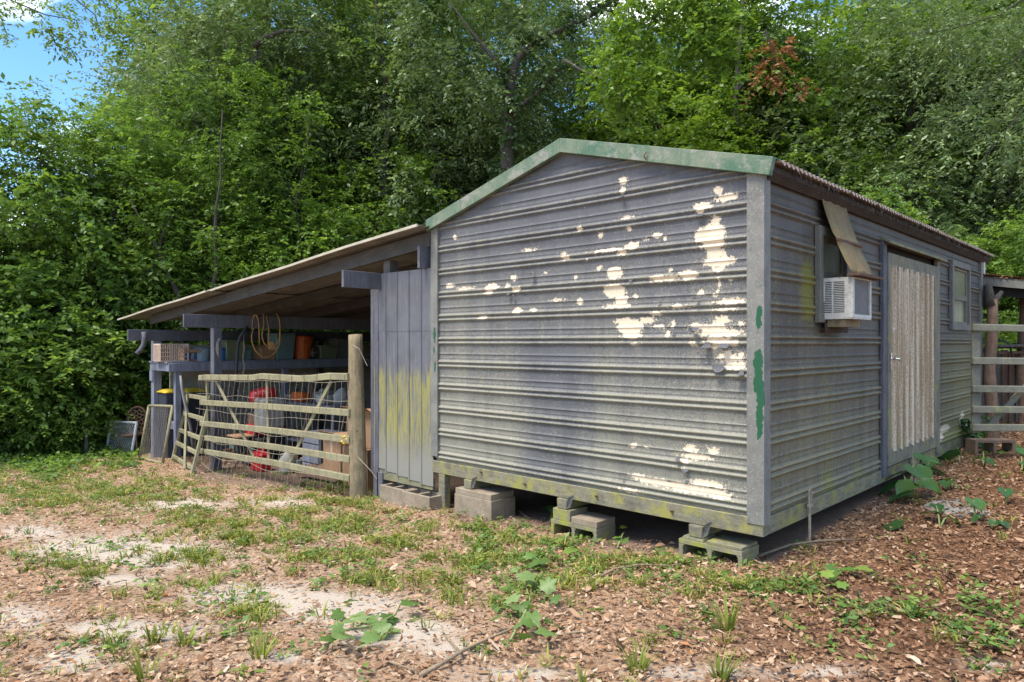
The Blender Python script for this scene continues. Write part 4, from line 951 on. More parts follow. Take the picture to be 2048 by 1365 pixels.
# ------------------------------------------------------------------ gates
SEC = [(-.022, -.030), (-.026, .012), (-.014, .034), (.016, .036), (.022, .030), (.022, -.034), (-.012, -.034)]
gt = T('farm_gate', 'wide tan metal farm gate draped with woven wire across the lean-to', 'gate', (-7.3, -.22, -.35))
GY = -.23
def gp_(px, py): q = onY(px, py, GY); return (q[0], GY, q[2])
SECG = [(a*1.15, b_*1.18) for a, b_ in SEC]
def bar(pl, name='rail', mat='gate_metal', sec=SECG, par=gt): MB().sweep(pl, sec).build(name, mat, par, bevel=.004)
bar([gp_(400, 756), gp_(415, 755), gp_(505, 756), gp_(525, 753), gp_(600, 758), gp_(625, 757), gp_(660, 753), gp_(698, 754)], sec=[(a*1.25, b_*1.2) for a, b_ in SEC])
for l, r_ in ((805, 826), (847, 880), (875, 919), (902, 957)): bar([gp_(402, l), gp_(550, l+(r_-l)*.44), gp_(701, r_)])
UP = [(-.012, -.03), (-.02, -.03), (-.02, .03), (-.012, .03), (.018, .028), (.018, -.028)]
def upr(a, b_, nm='upright'):
    q0, q1 = Vector(a)+Vector((0, .035, 0)), Vector(b_)+Vector((0, .035, 0)); mb = MB().beam(q0, q1, .055, .02, (0, 1, 0)); mb.build(nm, 'gate_metal', gt, bevel=.004)
upr(gp_(409, 752), gp_(411, 908)); upr(gp_(529, 758), gp_(533, 925)); upr(gp_(695, 756), gp_(699, 962))
upr(gp_(426, 758), gp_(503, 915), 'brace'); upr(gp_(658, 762), gp_(573, 930), 'brace')
# woven wire hung on the gate
mb = MB(); r_ = random.Random(3); WY = GY-.034
xl, xr = gp_(404, 800)[0], gp_(700, 800)[0]
def ztop(x): return 1.03+(x-xl)/(xr-xl)*.14-.06
def zbot(x): f_ = (x-xl)/(xr-xl); return -.33+f_*.10-.10*math.sin(f_*math.pi)+.03*math.sin(x*4)
nv = 31
vx = [xl+(xr-xl)*k/(nv-1) for k in range(nv)]
for k, x in enumerate(vx):
    z0, z1 = zbot(x), ztop(x)
    mb.tube([(x+.008*math.sin(i*1.9+k)+.04*(1-i/9)*math.sin(x*1.1), WY-.02-.03*math.sin(i*.7+k*.4)-.05*(1-i/9)**2, z0+(z1-z0)*i/9) for i in range(10)], .0024, 4, False)
for j in range(7):
    f_ = [0, .17, .33, .5, .66, .84, 1][j]
    mb.tube([(x+.04*(1-f_)*math.sin(x*1.1), WY-.02-.02*math.sin(x*3+j)-.05*(1-f_)**2, zbot(x)+(ztop(x)-zbot(x))*f_+.009*math.sin(x*6+j*2)) for x in np.linspace(xl-.05, xr+.05, 70)], .0026, 4, False)
mb.build('wire_mesh', 'galv_wire', gt)
mb = MB()
for x in np.arange(xl+.1, xr, .31):
    z = ztop(x)+.06; mb.tube([(x, GY-.035, z-.06), (x+.005, GY-.04, z+.02), (x, GY, z+.05), (x-.01, GY+.03, z)], .0025, 4, False)
mb.build('wire_ties', 'rust', gt)
# narrow gate leaning back left of the wide one
g2 = T('leaning_gate', 'narrower tan metal gate tipped back against the lean-to corner', 'gate', (-10.6, .0, -.6), )
BLp = Vector(onG(345, 921)); BRp = Vector(onG(385, 947)); tip = Vector((-.04, .30, 1.17))
TL, TR = BLp+tip, BRp+tip
def lg(u, v): return BLp.lerp(BRp, u).lerp(TL.lerp(TR, u), v)
for v in (.06, .26, .45, .70, .97):
    MB().sweep([lg(0, v), lg(.5, v), lg(1, v)], SEC).build('rail', 'gate_metal', g2, bevel=.004)
nrm = (BRp-BLp).cross(tip).normalized()
for u in (0, 1): MB().beam(lg(u, -.02)-nrm*.0, lg(u, 1.02), .075, .05, nrm).build('stile', 'gate_metal', g2, bevel=.004)
MB().beam(lg(.03, 1.0)+nrm*.05, lg(.78, 0)+nrm*.05, .075, .02, nrm).build('brace', 'gate_metal', g2, bevel=.004)
# bleached branch leaning inside
q = onX(362, 785, -10.5); br = T('bleached_branch', 'pale bare branch leaning behind the narrow gate', 'branch', onX(382, 900, -10.5))
MB().tube([onX(x, y_, -10.4) for x, y_ in [(361,752),(364,775),(369,800),(376,830),(382,860),(386,905)]], [.018, .026, .03, .03, .028, .024], 8).build('wood', 'cloth_grey', br, smooth=True)
# chain-link panel
def gy(px, Y):
    q = onY(px, 900, Y); return Vector((q[0], Y, gz(q[0], Y)))
CLp = [gy(279, -.30), gy(325, -.36)]; clt = Vector((.07, .14, .98))
cl = T('chain_link_panel', 'small rusty-framed chain link panel leaning by the shelf post', 'fence panel', tuple((CLp[0]+CLp[1])/2))
def clp(u, v): return CLp[0].lerp(CLp[1], u)+clt*v
for a, b_ in ((clp(0, 0), clp(0, 1)), (clp(1, 0), clp(1, 1)), (clp(0, 1), clp(1, 1)), (clp(0, .02), clp(1, .02))): MB().tube([a, (a+b_)/2+Vector((0, 0, .004)), b_], .024, 8).build('frame_tube', 'gate_metal', cl, smooth=True)
def diamond(fn, nu, nv, r, name, mat, par, skip=None):
    mb = MB()
    for d in (1, -1):
        for k in range(-nv, nu+nv):
            P = []
            for i in range(nv*2+1):
                u = (k+d*i/2)/nu; v = i/(2*nv)
                if 0 <= u <= 1: P.append(fn(u, v))
                elif len(P) > 1: mb.tube(P, r, 3, False); P = []
                else: P = []
            if len(P) > 1: mb.tube(P, r, 3, False)
    mb.build(name, mat, par)
diamond(clp, 13, 9, .0024, 'wire_mesh', 'galv_wire', cl)
# white framed mesh screen, iron chair and rail at the wood's edge
WFa, WFb = Vector(onG(212, 905)), Vector(onG(263, 910)); up_ = Vector((-.02, .10, .62))
wf = T('white_mesh_frame', 'white framed wire mesh screen standing in the weeds', 'screen', tuple((WFa+WFb)/2))
def wfp(u, v): return WFa.lerp(WFb, u)+up_*v
for a, b_ in ((wfp(0, 0), wfp(0, 1)), (wfp(1, 0), wfp(1, 1)), (wfp(0, 1), wfp(1, 1)), (wfp(0, .03), wfp(1, .03))): MB().beam(a, b_, .05, .035, (0, -1, .1) if abs((b_-a).normalized().z) > .5 else (0, 0, 1)).build('frame_bar', 'white_frame', wf, bevel=.004)
diamond(wfp, 13, 10, .0034, 'wire_mesh', 'white_frame', wf)
o = wfp(0, 0); cc = Vector(atD(275, 905, 14.2)); cc.z = gz(cc.x, cc.y)
ch = T('iron_chair', 'rusty cast iron garden chair with a round pierced back', 'chair', tuple(cc))
rt = Vector((CS, SN, 0)); fw = Vector((SN, -CS, 0))   # image right and towards the camera
cb = cc+Vector((0, 0, .66))
mb = MB(); mb.tube([cb+rt*(.20*math.cos(a))+Vector((0, 0, .25*math.sin(a))) for a in np.linspace(0, 2*math.pi, 25)], .018, 6, False); mb.build('back_ring', 'rust', ch)
mb = MB(); r_ = random.Random(2)
for k in range(26):
    a = k*2.4; rr = .19*math.sqrt((k+.5)/26); q = cb+rt*(rr*math.cos(a))+Vector((0, 0, rr*1.2*math.sin(a)))
    mb.tube([q+rt*(.042*math.cos(t_))+Vector((0, 0, .042*math.sin(t_))) for t_ in np.linspace(0, 2*math.pi, 9)], .010, 4, False)
mb.build('back_lattice', 'rust', ch)
mb = MB(); mb.lathe(tuple(cc+fw*.2+Vector((0, 0, .38))), [(.02, .02), (.20, .02), (.21, 0), (.2, -.015), (.02, -.015)], 16); mb.build('seat', 'rust', ch)
for sx, sy in ((-.16, .05), (.16, .05), (-.16, .36), (.16, .36)): q = cc+rt*sx+fw*sy; MB().tube([q+Vector((0, 0, .38)), q+rt*sx*.2], .014, 6).build('leg', 'rust', ch)
for s in (-.15, .15): MB().tube([cc+rt*s+fw*.03+Vector((0, 0, .37)), cb+rt*s-Vector((0, 0, .17))], .014, 6).build('back_support', 'rust', ch)
tp = Vector(onG(172, 913)); fp = T('rail_post', 'short grey post carrying a thin crooked rail at the wood edge', 'post', tuple(tp))
MB().beam(tp-Vector((0, 0, .1)), tp+Vector((0, 0, .53)), .05, .05, (0, 1, 0)).build('post', 'board_grey', fp)
a = Vector(atD(143, 868, 14.6)); b_ = Vector(atD(256, 852, 14.3)); MB().tube([a, (a+b_)/2+Vector((0, 0, .02)), b_], .02, 6).build('rail', 'stick_wood', fp)
# ------------------------------------------------------------------ right-hand corner
def fr(px, py, d): return Vector(atD(px, py, d))
rg_ = T('grey_gate', 'grey metal tube gate beyond the far end of the shed', 'gate', tuple(fr(1990, 870, 8.4)))
for yl, yr, hgt in ((655, 660, .068), (722, 724, .066), (778, 780, .066), (819, 821, .066), (855, 857, .066)):
    a, b_ = fr(1944, yl, 8.40), fr(2160, yr, 8.32)
    MB().sweep([a, (a+b_)/2, b_], [(-.028, -.036), (-.032, .012), (-.018, .040), (.02, .042), (.026, .032), (.026, -.040), (-.016, -.040)]).build('rail', 'gate_grey', rg_, bevel=.004)
for px in (1951,): MB().beam(fr(px, 648, 8.44), fr(px, 866, 8.44), .10, .035, (SN, -CS, 0)).build('upright', 'gate_grey', rg_, bevel=.004)
MB().beam(fr(1972, 858, 8.46), fr(2120, 700, 8.40), .07, .03, (SN, -CS, 0)).build('brace', 'gate_grey', rg_, bevel=.004)
MB().beam(fr(2150, 650, 8.38), fr(2150, 862, 8.38), .10, .035, (SN, -CS, 0)).build('upright', 'gate_grey', rg_, bevel=.004)
mb = MB(); hollow_block(mb, -.25, .25, -.1, .1, -.02, .165, 'Y')
c0 = onG(1980, 908); m_ = Matrix.Translation((c0[0], c0[1], gz(c0[0], c0[1])+.02)) @ Matrix.Rotation(math.atan2(SN, CS), 4, 'Z')
o = T('concrete_block', 'reddish hollow block lying in leaves below the grey gate', 'concrete block', tuple(m_.translation)); mb.xf(m_); worn('red_block', (.24, .16, .11), (.17, .115, .085), 8, .95, bump=.8); mb.build('block', 'red_block', o, bevel=.005)
# log post, pole shed roof with leaf litter, board stack
def logpost(px, d, y0, lab, r0=.13):
    b0 = fr(px, 800, d); g = gz(b0.x, b0.y); t_ = T('log_post', lab, 'post', (b0.x, b0.y, g), 'log posts of the pole shed')
    ztop_ = fr(px, y0, d).z
    MB().tube([(b0.x+.02*math.sin(k), b0.y, g-.2+(ztop_-g+.2)*k/9) for k in range(10)], [r0*(1-.02*k+.05*math.sin(k*2.1)) for k in range(10)], 12).build('log', 'log_wood', t_, smooth=True)
    return t_
logpost(1982, 10.2, 600, 'reddish log post behind the grey gate, nearest the shed', .085)
fk = T('forked_limb', 'pale forked limb stub on top of the nearest log post', 'branch', tuple(fr(1978, 615, 10.2)))
MB().tube([fr(1980, 612, 10.2), fr(1978, 595, 10.2), fr(1975, 572, 10.15)], [.085, .07, .055], 9).build('limb', 'bark', fk, smooth=True); MB().tube([fr(1982, 612, 10.22), fr(1994, 596, 10.3), fr(2003, 585, 10.4)], [.06, .045, .03], 8).build('limb', 'bark', fk, smooth=True)
logpost(2049, 11.0, 585, 'log post at the right edge holding the pole shed roof', .10)
ps = T('pole_shed_roof', 'low dark-edged roof covered in leaf litter behind the grey gate', 'roof', tuple(fr(2030, 575, 10.5)))
A_, B_ = fr(1964, 556, 10.6), fr(2200, 576, 9.9); dp = Vector((-SN, CS, 0))*3.2+Vector((0, 0, .45))
MB().hexa([A_-Vector((0, 0, .11)), B_-Vector((0, 0, .11)), B_-Vector((0, 0, .11))+dp*.012, A_-Vector((0, 0, .11))+dp*.012, A_, B_, B_+dp*.012, A_+dp*.012]).build('fascia', 'trim_metal', ps)
MB().hexa([A_+Vector((0, 0, .002)), B_+Vector((0, 0, .002)), B_+dp, A_+dp, A_+Vector((0, 0, .02)), B_+Vector((0, 0, .02)), B_+dp+Vector((0, 0, .02)), A_+dp+Vector((0, 0, .02))]).build('roof_deck', 'board_grey', ps)
MB().beam(A_+dp*.05-Vector((0, 0, .18)), B_+dp*.05-Vector((0, 0, .18)), .06, .14).build('beam', 'dark_inside', ps)
mb = MB(); r_ = random.Random(9)
for k in range(1500):
    q = A_.lerp(B_, r_.random())+dp*(r_.random()**2.2)*.8+Vector((0, 0, .03+.03*r_.random())); a = r_.uniform(0, 6.28); s = r_.uniform(.025, .055)
    d1 = Vector((math.cos(a), math.sin(a), r_.uniform(-.3, .5)))*s; d2 = Vector((-math.sin(a), math.cos(a), r_.uniform(-.3, .3)))*s*.5
    mb.add([q-d1, q+d2, q+d1, q-d2], [(0, 1, 2, 3)])
n_ = len(mb.v); mb.a = {'tint': [((i//4)*37 % 100)/100*.5 for i in range(n_)]}; mb.build('roof_litter', 'litter', ps)['kind'] = 'stuff'
bw = T('board_fence', 'low fence of dark upright boards behind the grey gate', 'fence', tuple(fr(2010, 880, 11.4)))
for k in range(16):
    px = 1963+k*13.5; a = fr(px, 700, 11.5-.02*k); g = gz(a.x, a.y); e = fr(px+12.4, 700, 11.5-.02*k); zt = fr(px, 700+2*((k*5) % 3), 11.5).z
    MB().beam(Vector(((a.x+e.x)/2, (a.y+e.y)/2, g-.1)), Vector(((a.x+e.x)/2, (a.y+e.y)/2, zt)), (e-a).length*.97, .025, (SN, -CS, 0)).build('board', 'board_brown' if k in (3, 4, 8) else 'board_grey', bw)
for i, (y0, m_) in enumerate([(692, 'board_grey'), (702, 'board_brown'), (688, 'board_grey')]):
    MB().beam(fr(1966+8*i, y0+4, 11.2-.1*i), fr(2130, y0+2, 10.9-.1*i), .16, .035).build('cap_board', m_, bw)
cb_ = T('black_cable', 'black cable looped over the boards behind the grey gate', 'cable', tuple(fr(2015, 690, 10.9)))
MB().tube([fr(x, y_, 10.9) for x, y_ in [(1964,706),(1975,692),(1990,684),(2005,682),(2018,688),(2022,700),(2024,715)]], .016, 6).build('cable', 'black_rubber', cb_, smooth=True)
# round stepping slab
sc = onG(1930, 1018); sb = T('stepping_slab', 'pale grey round concrete slab half covered with leaves', 'slab', (sc[0], sc[1], gz(sc[0], sc[1])))
pts = []; n = 26
L_, R_ = Vector(onG(1846, 1016)), Vector(onG(2008, 1020)); N_, F_ = Vector(onG(1930, 1034)), Vector(onG(1930, 1002))
ax_, bx2 = (R_-L_)/2, (N_-F_)/2; cen = (L_+R_+N_+F_)/4
zz_ = gz(cen.x, cen.y)+.014
for k in range(n):
    a = 2*math.pi*k/n; q = cen+ax_*math.cos(a)*(1+.05*math.sin(a*3))+bx2*math.sin(a)*(1+.06*math.cos(a*4)); pts.append((q.x, q.y))
mb = MB(); mb.add([(x, y_, zz_-.06) for x, y_ in pts]+[(x, y_, zz_) for x, y_ in pts], [tuple(range(n))[::-1], tuple(range(n, 2*n))]+[(k, (k+1) % n, n+(k+1) % n, n+k) for k in range(n)])
mb.build('slab', 'slab_concrete', sb, bevel=.006)
# ------------------------------------------------------------------ trees
def norm(a): return a/np.maximum(np.linalg.norm(a, axis=-1, keepdims=True), 1e-6)
def twig_leaves(rg, S, D, Ln, n, llen, lwid, droop, tintT, flat=.8):
    Tn = len(S); s = np.linspace(.12, 1, n)[None, :, None]
    P = S[:, None, :]+D[:, None, :]*Ln[:, None, None]*s
    P[..., 2] -= droop*Ln[:, None]*s[..., 0]**2
    up = np.array([0, 0, 1.]); side = norm(np.cross(D, up)+1e-4)
    sg = np.where(np.arange(n) % 2 == 0, 1., -1.)[None, :, None]
    dl = norm(D[:, None, :]*.55+side[:, None, :]*sg*.8+rg.normal(0, .33, (Tn, n, 3))+np.array([0, 0, -.22]))
    nm = norm(up*flat+rg.normal(0, .42, (Tn, n, 3)))
    wv = norm(np.cross(nm, dl))
    sz = rg.uniform(.6, 1.25, (Tn, n, 1))*np.clip(rg.normal(1, .22, (Tn, 1, 1)), .55, 1.6)
    l = llen*sz; w_ = lwid*sz*.5
    mid = P+dl*l*.48
    V = np.stack([P, mid+wv*w_, P+dl*l-np.array([0, 0, .12])*l, mid-wv*w_], axis=2).reshape(-1, 3)
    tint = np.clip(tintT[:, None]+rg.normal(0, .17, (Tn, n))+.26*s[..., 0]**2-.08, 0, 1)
    return V, np.repeat(tint.ravel(), 4)
def quads(V): return np.arange(len(V)).reshape(-1, 4)
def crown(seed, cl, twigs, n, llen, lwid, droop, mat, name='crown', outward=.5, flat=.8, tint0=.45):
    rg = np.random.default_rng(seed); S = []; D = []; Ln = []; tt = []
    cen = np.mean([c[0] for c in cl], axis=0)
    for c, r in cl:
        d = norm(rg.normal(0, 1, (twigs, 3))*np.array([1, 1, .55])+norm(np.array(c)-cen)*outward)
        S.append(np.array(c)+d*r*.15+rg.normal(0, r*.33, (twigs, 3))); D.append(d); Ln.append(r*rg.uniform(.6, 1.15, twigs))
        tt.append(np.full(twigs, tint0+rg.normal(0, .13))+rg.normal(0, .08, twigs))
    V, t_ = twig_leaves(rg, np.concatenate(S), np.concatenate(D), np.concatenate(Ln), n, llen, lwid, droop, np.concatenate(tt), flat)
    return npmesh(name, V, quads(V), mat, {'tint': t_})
def clumps(seed, cen, rad, num, r0, r1, lumps=.0):
    rg = random.Random(seed); out = []; ph = [rg.uniform(0, 6.28) for _ in range(6)]
    while len(out) < num:
        v = Vector((rg.gauss(0, 1), rg.gauss(0, 1), rg.gauss(0, 1))).normalized(); q = rg.random()**.42
        x = Vector((v.x*rad[0]*q, v.y*rad[1]*q, v.z*rad[2]*q))
        if math.sin(x.x*1.5+ph[0])+math.sin(x.y*1.6+ph[1])+math.sin(x.z*1.3+ph[2]) < lumps-.9: continue
        out.append((tuple(Vector(cen)+x), rg.uniform(r0, r1)))
    return out
def trunk_mesh(seed, H, r0, cl, nl, name='trunk', bend=.35):
    rg = random.Random(seed); mb = MB(); P = []; n = 12; ph = rg.uniform(0, 6)
    for i in range(n+1):
        t_ = i/n; P.append(Vector((bend*math.sin(t_*2.6+ph)*t_, bend*math.cos(t_*2.1+ph)*t_, -.3+(H*.72+.3)*t_)))
    mb.tube(P, [r0*(1-.8*(i/n))+.03*r0*math.sin(i*3) for i in range(n+1)], 9)
    for c, r in rg.sample(cl, min(nl, len(cl))):
        c = Vector(c); zt = max(.25*H, min(c.z-.5-.3*(abs(c.x)+abs(c.y)), H*.66)); i = max(1, min(n-1, int((zt+.3)/(H*.72+.3)*n)))
        a = P[i]; m1 = a.lerp(c, .45)+Vector((rg.uniform(-.2, .2), rg.uniform(-.2, .2), .25)); rb = r0*(1-.8*i/n)*.45
        mb.tube([a, a.lerp(m1, .5)+Vector((0, 0, .06)), m1, c], [rb, rb*.8, rb*.6, .012], 6)
    me = bpy.data.meshes.new(name); me.from_pydata(mb.v, [], mb.f); me.materials.append(M['bark'])
    me.polygons.foreach_set('use_smooth', [True]*len(me.polygons)); return me
VAR = {}
def variant(key, seed, H, cen, rad, num, r0, r1, twigs, n, ll, lw, droop, mat, tr, nl=40, flat=.8, tint0=.45):
    cl = clumps(seed, cen, rad, num, r0, r1); VAR[key] = (trunk_mesh(seed+1, H, tr, cl, nl), crown(seed+2, cl, twigs, n, ll, lw, droop, mat, flat=flat, tint0=tint0), H)
variant('oakA', 10, 12, (0, 0, 7.0), (2.9, 2.9, 5.2), 105, .55, .95, 25, 13, .135, .068, .35, 'leaf_oak', .17)
variant('oakB', 20, 12, (0, 0, 6.8), (3.3, 2.8, 5.0), 105, .55, 1.0, 25, 13, .125, .058, .45, 'leaf_grey', .18)
variant('lightA', 30, 11, (0, 0, 6.2), (2.8, 2.7, 4.8), 92, .55, .95, 22, 12, .145, .098, .25, 'leaf_light', .14)
variant('lightB', 40, 11, (0, 0, 6.0), (3.0, 2.6, 4.7), 92, .55, .95, 22, 12, .135, .082, .3, 'leaf_light', .14, tint0=.35)
variant('mid', 50, 8, (0, 0, 4.3), (2.4, 2.4, 3.8), 85, .5, .85, 22, 13, .12, .062, .3, 'leaf_shrub', .10)
variant('midB', 60, 8, (0, 0, 4.4), (2.3, 2.5, 3.7), 85, .5, .85, 22, 13, .13, .068, .4, 'leaf_shrub', .10, tint0=.6)
variant('shrub', 70, 4.2, (0, 0, 2.0), (1.7, 1.7, 2.1), 56, .45, .7, 19, 12, .125, .064, .3, 'leaf_shrub', .05, tint0=.5)
variant('vine', 80, 4.2, (0, 0, 2.0), (1.7, 1.7, 2.1), 56, .45, .7, 19, 10, .10, .082, .35, 'leaf_shrub', .05, flat=.5, tint0=.6)
variant('under', 90, 2.0, (0, 0, .9), (1.3, 1.3, .95), 34, .35, .55, 16, 11, .09, .055, .3, 'leaf_shrub', .025, tint0=.5)
def tree(key, px, d, sc=1., label='', group=None, name='broadleaf_tree', cat='tree', zs=None, rot=None):
    tr_, cr_, H = VAR[key]; p = atD(px, 700, d); g = gz(max(-60, min(60, p[0])), max(-60, min(60, p[1])))
    o = T(name, label, cat, (p[0], p[1], g-.03), group); o.rotation_euler = (0, 0, rng.uniform(0, 6.28) if rot is None else rot); o.scale = (sc, sc, zs or sc*rng.uniform(.93, 1.1))
    link(bpy.data.objects.new('trunk', tr_), o); link(bpy.data.objects.new('crown', cr_), o); return o
GW = 'trees of the woodland behind the sheds'; GL = 'thicket at the left edge of the yard'
# tall thicket on the left
tree('midB', -60, 15.5, .95, 'broad leafy tree at the left edge of the photo below the open sky', GL, zs=.98)
tree('midB', 75, 15.8, .90, 'bushy tree below the patch of blue sky, left of the lean-to', GL, zs=.95)
tree('mid', 195, 16.4, .98, 'dark green tree rising just left of the lean-to eave', GL, zs=1.0)
for px, d, s, k in [(-40, 13.9, .85, 'vine'), (40, 14.4, 1.0, 'vine'), (120, 14.6, .95, 'shrub'), (180, 15.6, .9, 'shrub'), (235, 17.0, 1.0, 'vine'), (-110, 14.5, 1.1, 'shrub'), (80, 15.0, 1.05, 'shrub'), (160, 15.6, 1.1, 'vine')]:
    tree(k, px, d, s, 'leafy vine-tangled shrub in the thicket left of the lean-to', GL, 'thicket_shrub', 'shrub')
for px, d in [(-20, 13.3), (50, 13.7), (110, 14.2), (175, 15.0), (215, 15.8), (285, 17.0)]:
    tree('under', px, d, .8, 'low leafy bush along the front of the left thicket', GL, 'low_bush', 'bush')
# wall of trees behind the lean-to
for px, d, s, k, lab in [(425, 17.0, .62, 'lightB', 'light green tree close behind the low half of the lean-to'), (520, 17.5, .72, 'midB', 'yellow-green tree close behind the lean-to, above the rope coil'), (610, 18.3, .76, 'lightB', 'light leafy tree close behind the lean-to, above the gate'), (700, 19.3, .80, 'midB', 'yellow-green tree close behind the lean-to, above the gate post'), (795, 20.5, .78, 'lightB', 'light leafy tree close behind the lean-to roof top'), (1215, 27, 1.4, 'oakB', 'grey-green tree closing the gap right of the oak limbs'), (500, 19.2, .62, 'lightB', 'bright young tree over the middle of the lean-to roof'), (640, 20.4, .60, 'lightB', 'bright young tree above the right part of the lean-to roof'), (770, 21.2, .62, 'lightA', 'bright leafy tree just left of the gable trim'), (860, 21.4, .95, 'oakB', 'tall grey-green tree left of the vine-covered oak'), (945, 22.6, .9, 'oakA', 'dark tree directly left of the ivy-wrapped trunk'), (330, 18.6, .6, 'lightB', 'light green tree above the low end of the lean-to roof'), (1060, 23, .75, 'oakA', 'dark tree behind the gable peak under the oak limbs')]:
    tree(k, px, d, s, lab, GW)
for px, d, s, k in [(275, 18.5, .78, 'mid'), (395, 20, .95, 'oakB'), (420, 19, .75, 'lightB'), (480, 20.5, 1.0, 'lightB'), (560, 19.6, .72, 'midB'), (600, 21.5, 1.05, 'oakB'), (680, 20.5, .8, 'midB'), (740, 22, 1.0, 'lightB'), (820, 22, .85, 'midB'),
                    (900, 23, 1.0, 'oakB'), (450, 24, 1.15, 'oakA'), (540, 25, 1.2, 'oakA'), (700, 26, 1.2, 'oakB'), (960, 24, .78, 'mid'), (410, 26, 1.0, 'lightB')]:
    tree(k, px, d, s, 'dense small-leaved tree in the woodland behind the lean-to roof', GW)
for px, d in [(300, 17.5), (370, 18.2), (450, 19), (540, 19.5), (630, 20.5), (720, 21.3), (810, 22)]:
    tree('shrub', px, d, 1.0, 'shrub filling the dark understory behind the lean-to', GW, 'understory_shrub', 'shrub')
# trees behind the shed
for px, d, s, k in [(1090, 24, .85, 'lightB'), (1180, 25, 1.0, 'lightA'), (1270, 22.5, .85, 'lightA'), (1340, 21, .95, 'lightA'), (1420, 23, 1.1, 'lightB'), (1500, 21, .9, 'lightA'), (1600, 22, 1.1, 'oakB'), (1680, 20, .9, 'lightB'), (1760, 22, 1.15, 'lightA'),
                    (1850, 19, .95, 'oakB'), (1930, 21, 1.15, 'lightB'), (2010, 19, 1.05, 'oakB'), (2110, 20, 1.1, 'oakA'), (1250, 28, 1.25, 'lightB'), (1560, 28, 1.35, 'lightA'), (1830, 27, 1.35, 'lightB'), (2060, 26, 1.3, 'oakA'), (1000, 29, 1.1, 'lightA'), (1400, 30, 1.3, 'oakB')]:
    tree(k, px, d, s, 'bright green broad-leaved tree in the woodland behind the shed' if k.startswith('light') else 'grey-green fine-leaved tree in the woodland behind the shed', GW)
for px, d, s in [(1640, 14.6, .62), (1720, 15.5, .6), (1800, 16, .6), (1880, 16, .55), (1960, 16.2, .52), (2030, 15.5, .5), (2100, 15, .55)]:
    tree('midB', px, d, s, 'sunlit bush growing behind the shed roof and the grey gate', GW, 'roadside_bush', 'bush')
for px, d in [(1975, 14), (2040, 13.6), (2110, 13.5)]:
    tree('under', px, d, .95, 'low bright bush seen through the grey gate', GW, 'low_bush', 'bush')
for i, (px, d, s) in enumerate([(400, 26, 1.2), (440, 27, 1.45), (470, 28, 1.5), (590, 27, 1.5), (700, 29, 1.55), (820, 27, 1.45), (930, 28, 1.5), (1050, 31, 1.5), (1300, 27, 1.45), (1420, 26, 1.4), (1540, 25, 1.4), (1660, 27, 1.5), (1780, 25, 1.4), (1900, 26, 1.45), (2030, 25, 1.45), (2150, 24, 1.4)]):
    tree(('oakA', 'lightB', 'oakB')[i % 3] if px < 1000 else ('lightA', 'lightB')[i % 2], px, d, s, 'tall back-row tree whose crown reaches the top of the photo', GW)
# trees with trunks one can pick out
def feature(name, label, d, paths, crown_key, cpx, cpy, csc, vine=False, mat='bark'):
    b0 = atD(paths[0][0][0][0], 700, d); g = gz(max(-60, min(60, b0[0])), max(-60, min(60, b0[1])))
    o = T(name, label, 'tree', (b0[0], b0[1], g)); mb = MB(); allp = []
    for pl, r0, r1 in paths:
        P = [Vector(atD(x, y, d+(q[0] if q else 0))) for x, y, *q in pl]
        if pl is paths[0][0]: P = [Vector((P[0].x, P[0].y, g-.3))]+P
        n = len(P); P = [q+Vector((.05*math.sin(i*2.3+r0*40), .05*math.cos(i*1.7+r0*30), 0)) for i, q in enumerate(P)]; mb.tube(P, [(r0+(r1*.4-r0)*i/(n-1))*.68 for i in range(n)], 10); allp.append((P, r0, r1))
    mb.build('trunk', mat, o, smooth=True)
    if vine:
        rg = np.random.default_rng(5); cl = []
        for P, r0, r1 in allp[:vine]:
            for a, b in zip(P[:-1], P[1:]):
                k = int((b-a).length/.16)
                for i in range(k):
                    q = a.lerp(b, i/max(k, 1)); an = rg.uniform(0, 6.28); cl.append(((q.x+math.cos(an)*r0*.9-o.location.x, q.y+math.sin(an)*r0*.9-o.location.y, q.z-o.location.z), .26))
        link(bpy.data.objects.new('vine_leaves', crown(77, cl, 8, 8, .10, .09, .5, 'leaf_ivy', 'vine_leaves', flat=.3)), o)
    if crown_key:
        c = bpy.data.objects.new('crown', VAR[crown_key][1]); link(c, o); q = Vector(atD(cpx, cpy, d+1.8)); H = VAR[crown_key][2]*.62*csc
        c.location = (q.x-o.location.x, q.y-o.location.y, q.z-o.location.z-H); c.scale = (csc, csc, csc); c.rotation_euler = (0, 0, rng.uniform(0, 6))
    return o
feature('vine_covered_oak', 'big oak with an ivy-wrapped trunk and spreading limbs above the shed gable', 19.1,
    [([(1012,330),(1014,280),(1018,215),(1022,170),(1035,120),(1062,82),(1120,62),(1190,30),(1250,-20)], .30, .12), ([(1030,225,-.2),(1070,190,-.5),(1105,150,-.8),(1132,122,-.9)], .11, .075),
     ([(1130,122,-.9),(1165,140,-1.2),(1200,158,-1.5),(1250,195,-1.8),(1300,225,-2),(1325,262,-2.2)], .07, .04), ([(1022,175),(985,120,.3),(940,60,.6),(900,0,.8)], .13, .07), ([(1250,-20,.2),(1275,40,-.4),(1300,100,-.6)], .06, .04)], 'oakB', 960, 30, 1.05, vine=2)
feature('slender_oak', 'tree with a bare upright trunk seen through a gap left of the big oak', 20.2, [([(770,360),(772,300),(776,250),(768,215),(770,150),(760,60),(750,-40)], .20, .08), ([(774,275),(790,255),(803,225)], .06, .03)], 'oakA', 760, 70, .9)
feature('leaning_tree', 'thin dark tree leaning left above the lean-to roof', 15.8, [([(362,640),(352,590),(338,545),(318,500),(296,468),(280,440),(262,400)], .11, .05), ([(318,500),(330,470),(345,430)], .05, .02)], 'midB', 250, 330, .55)
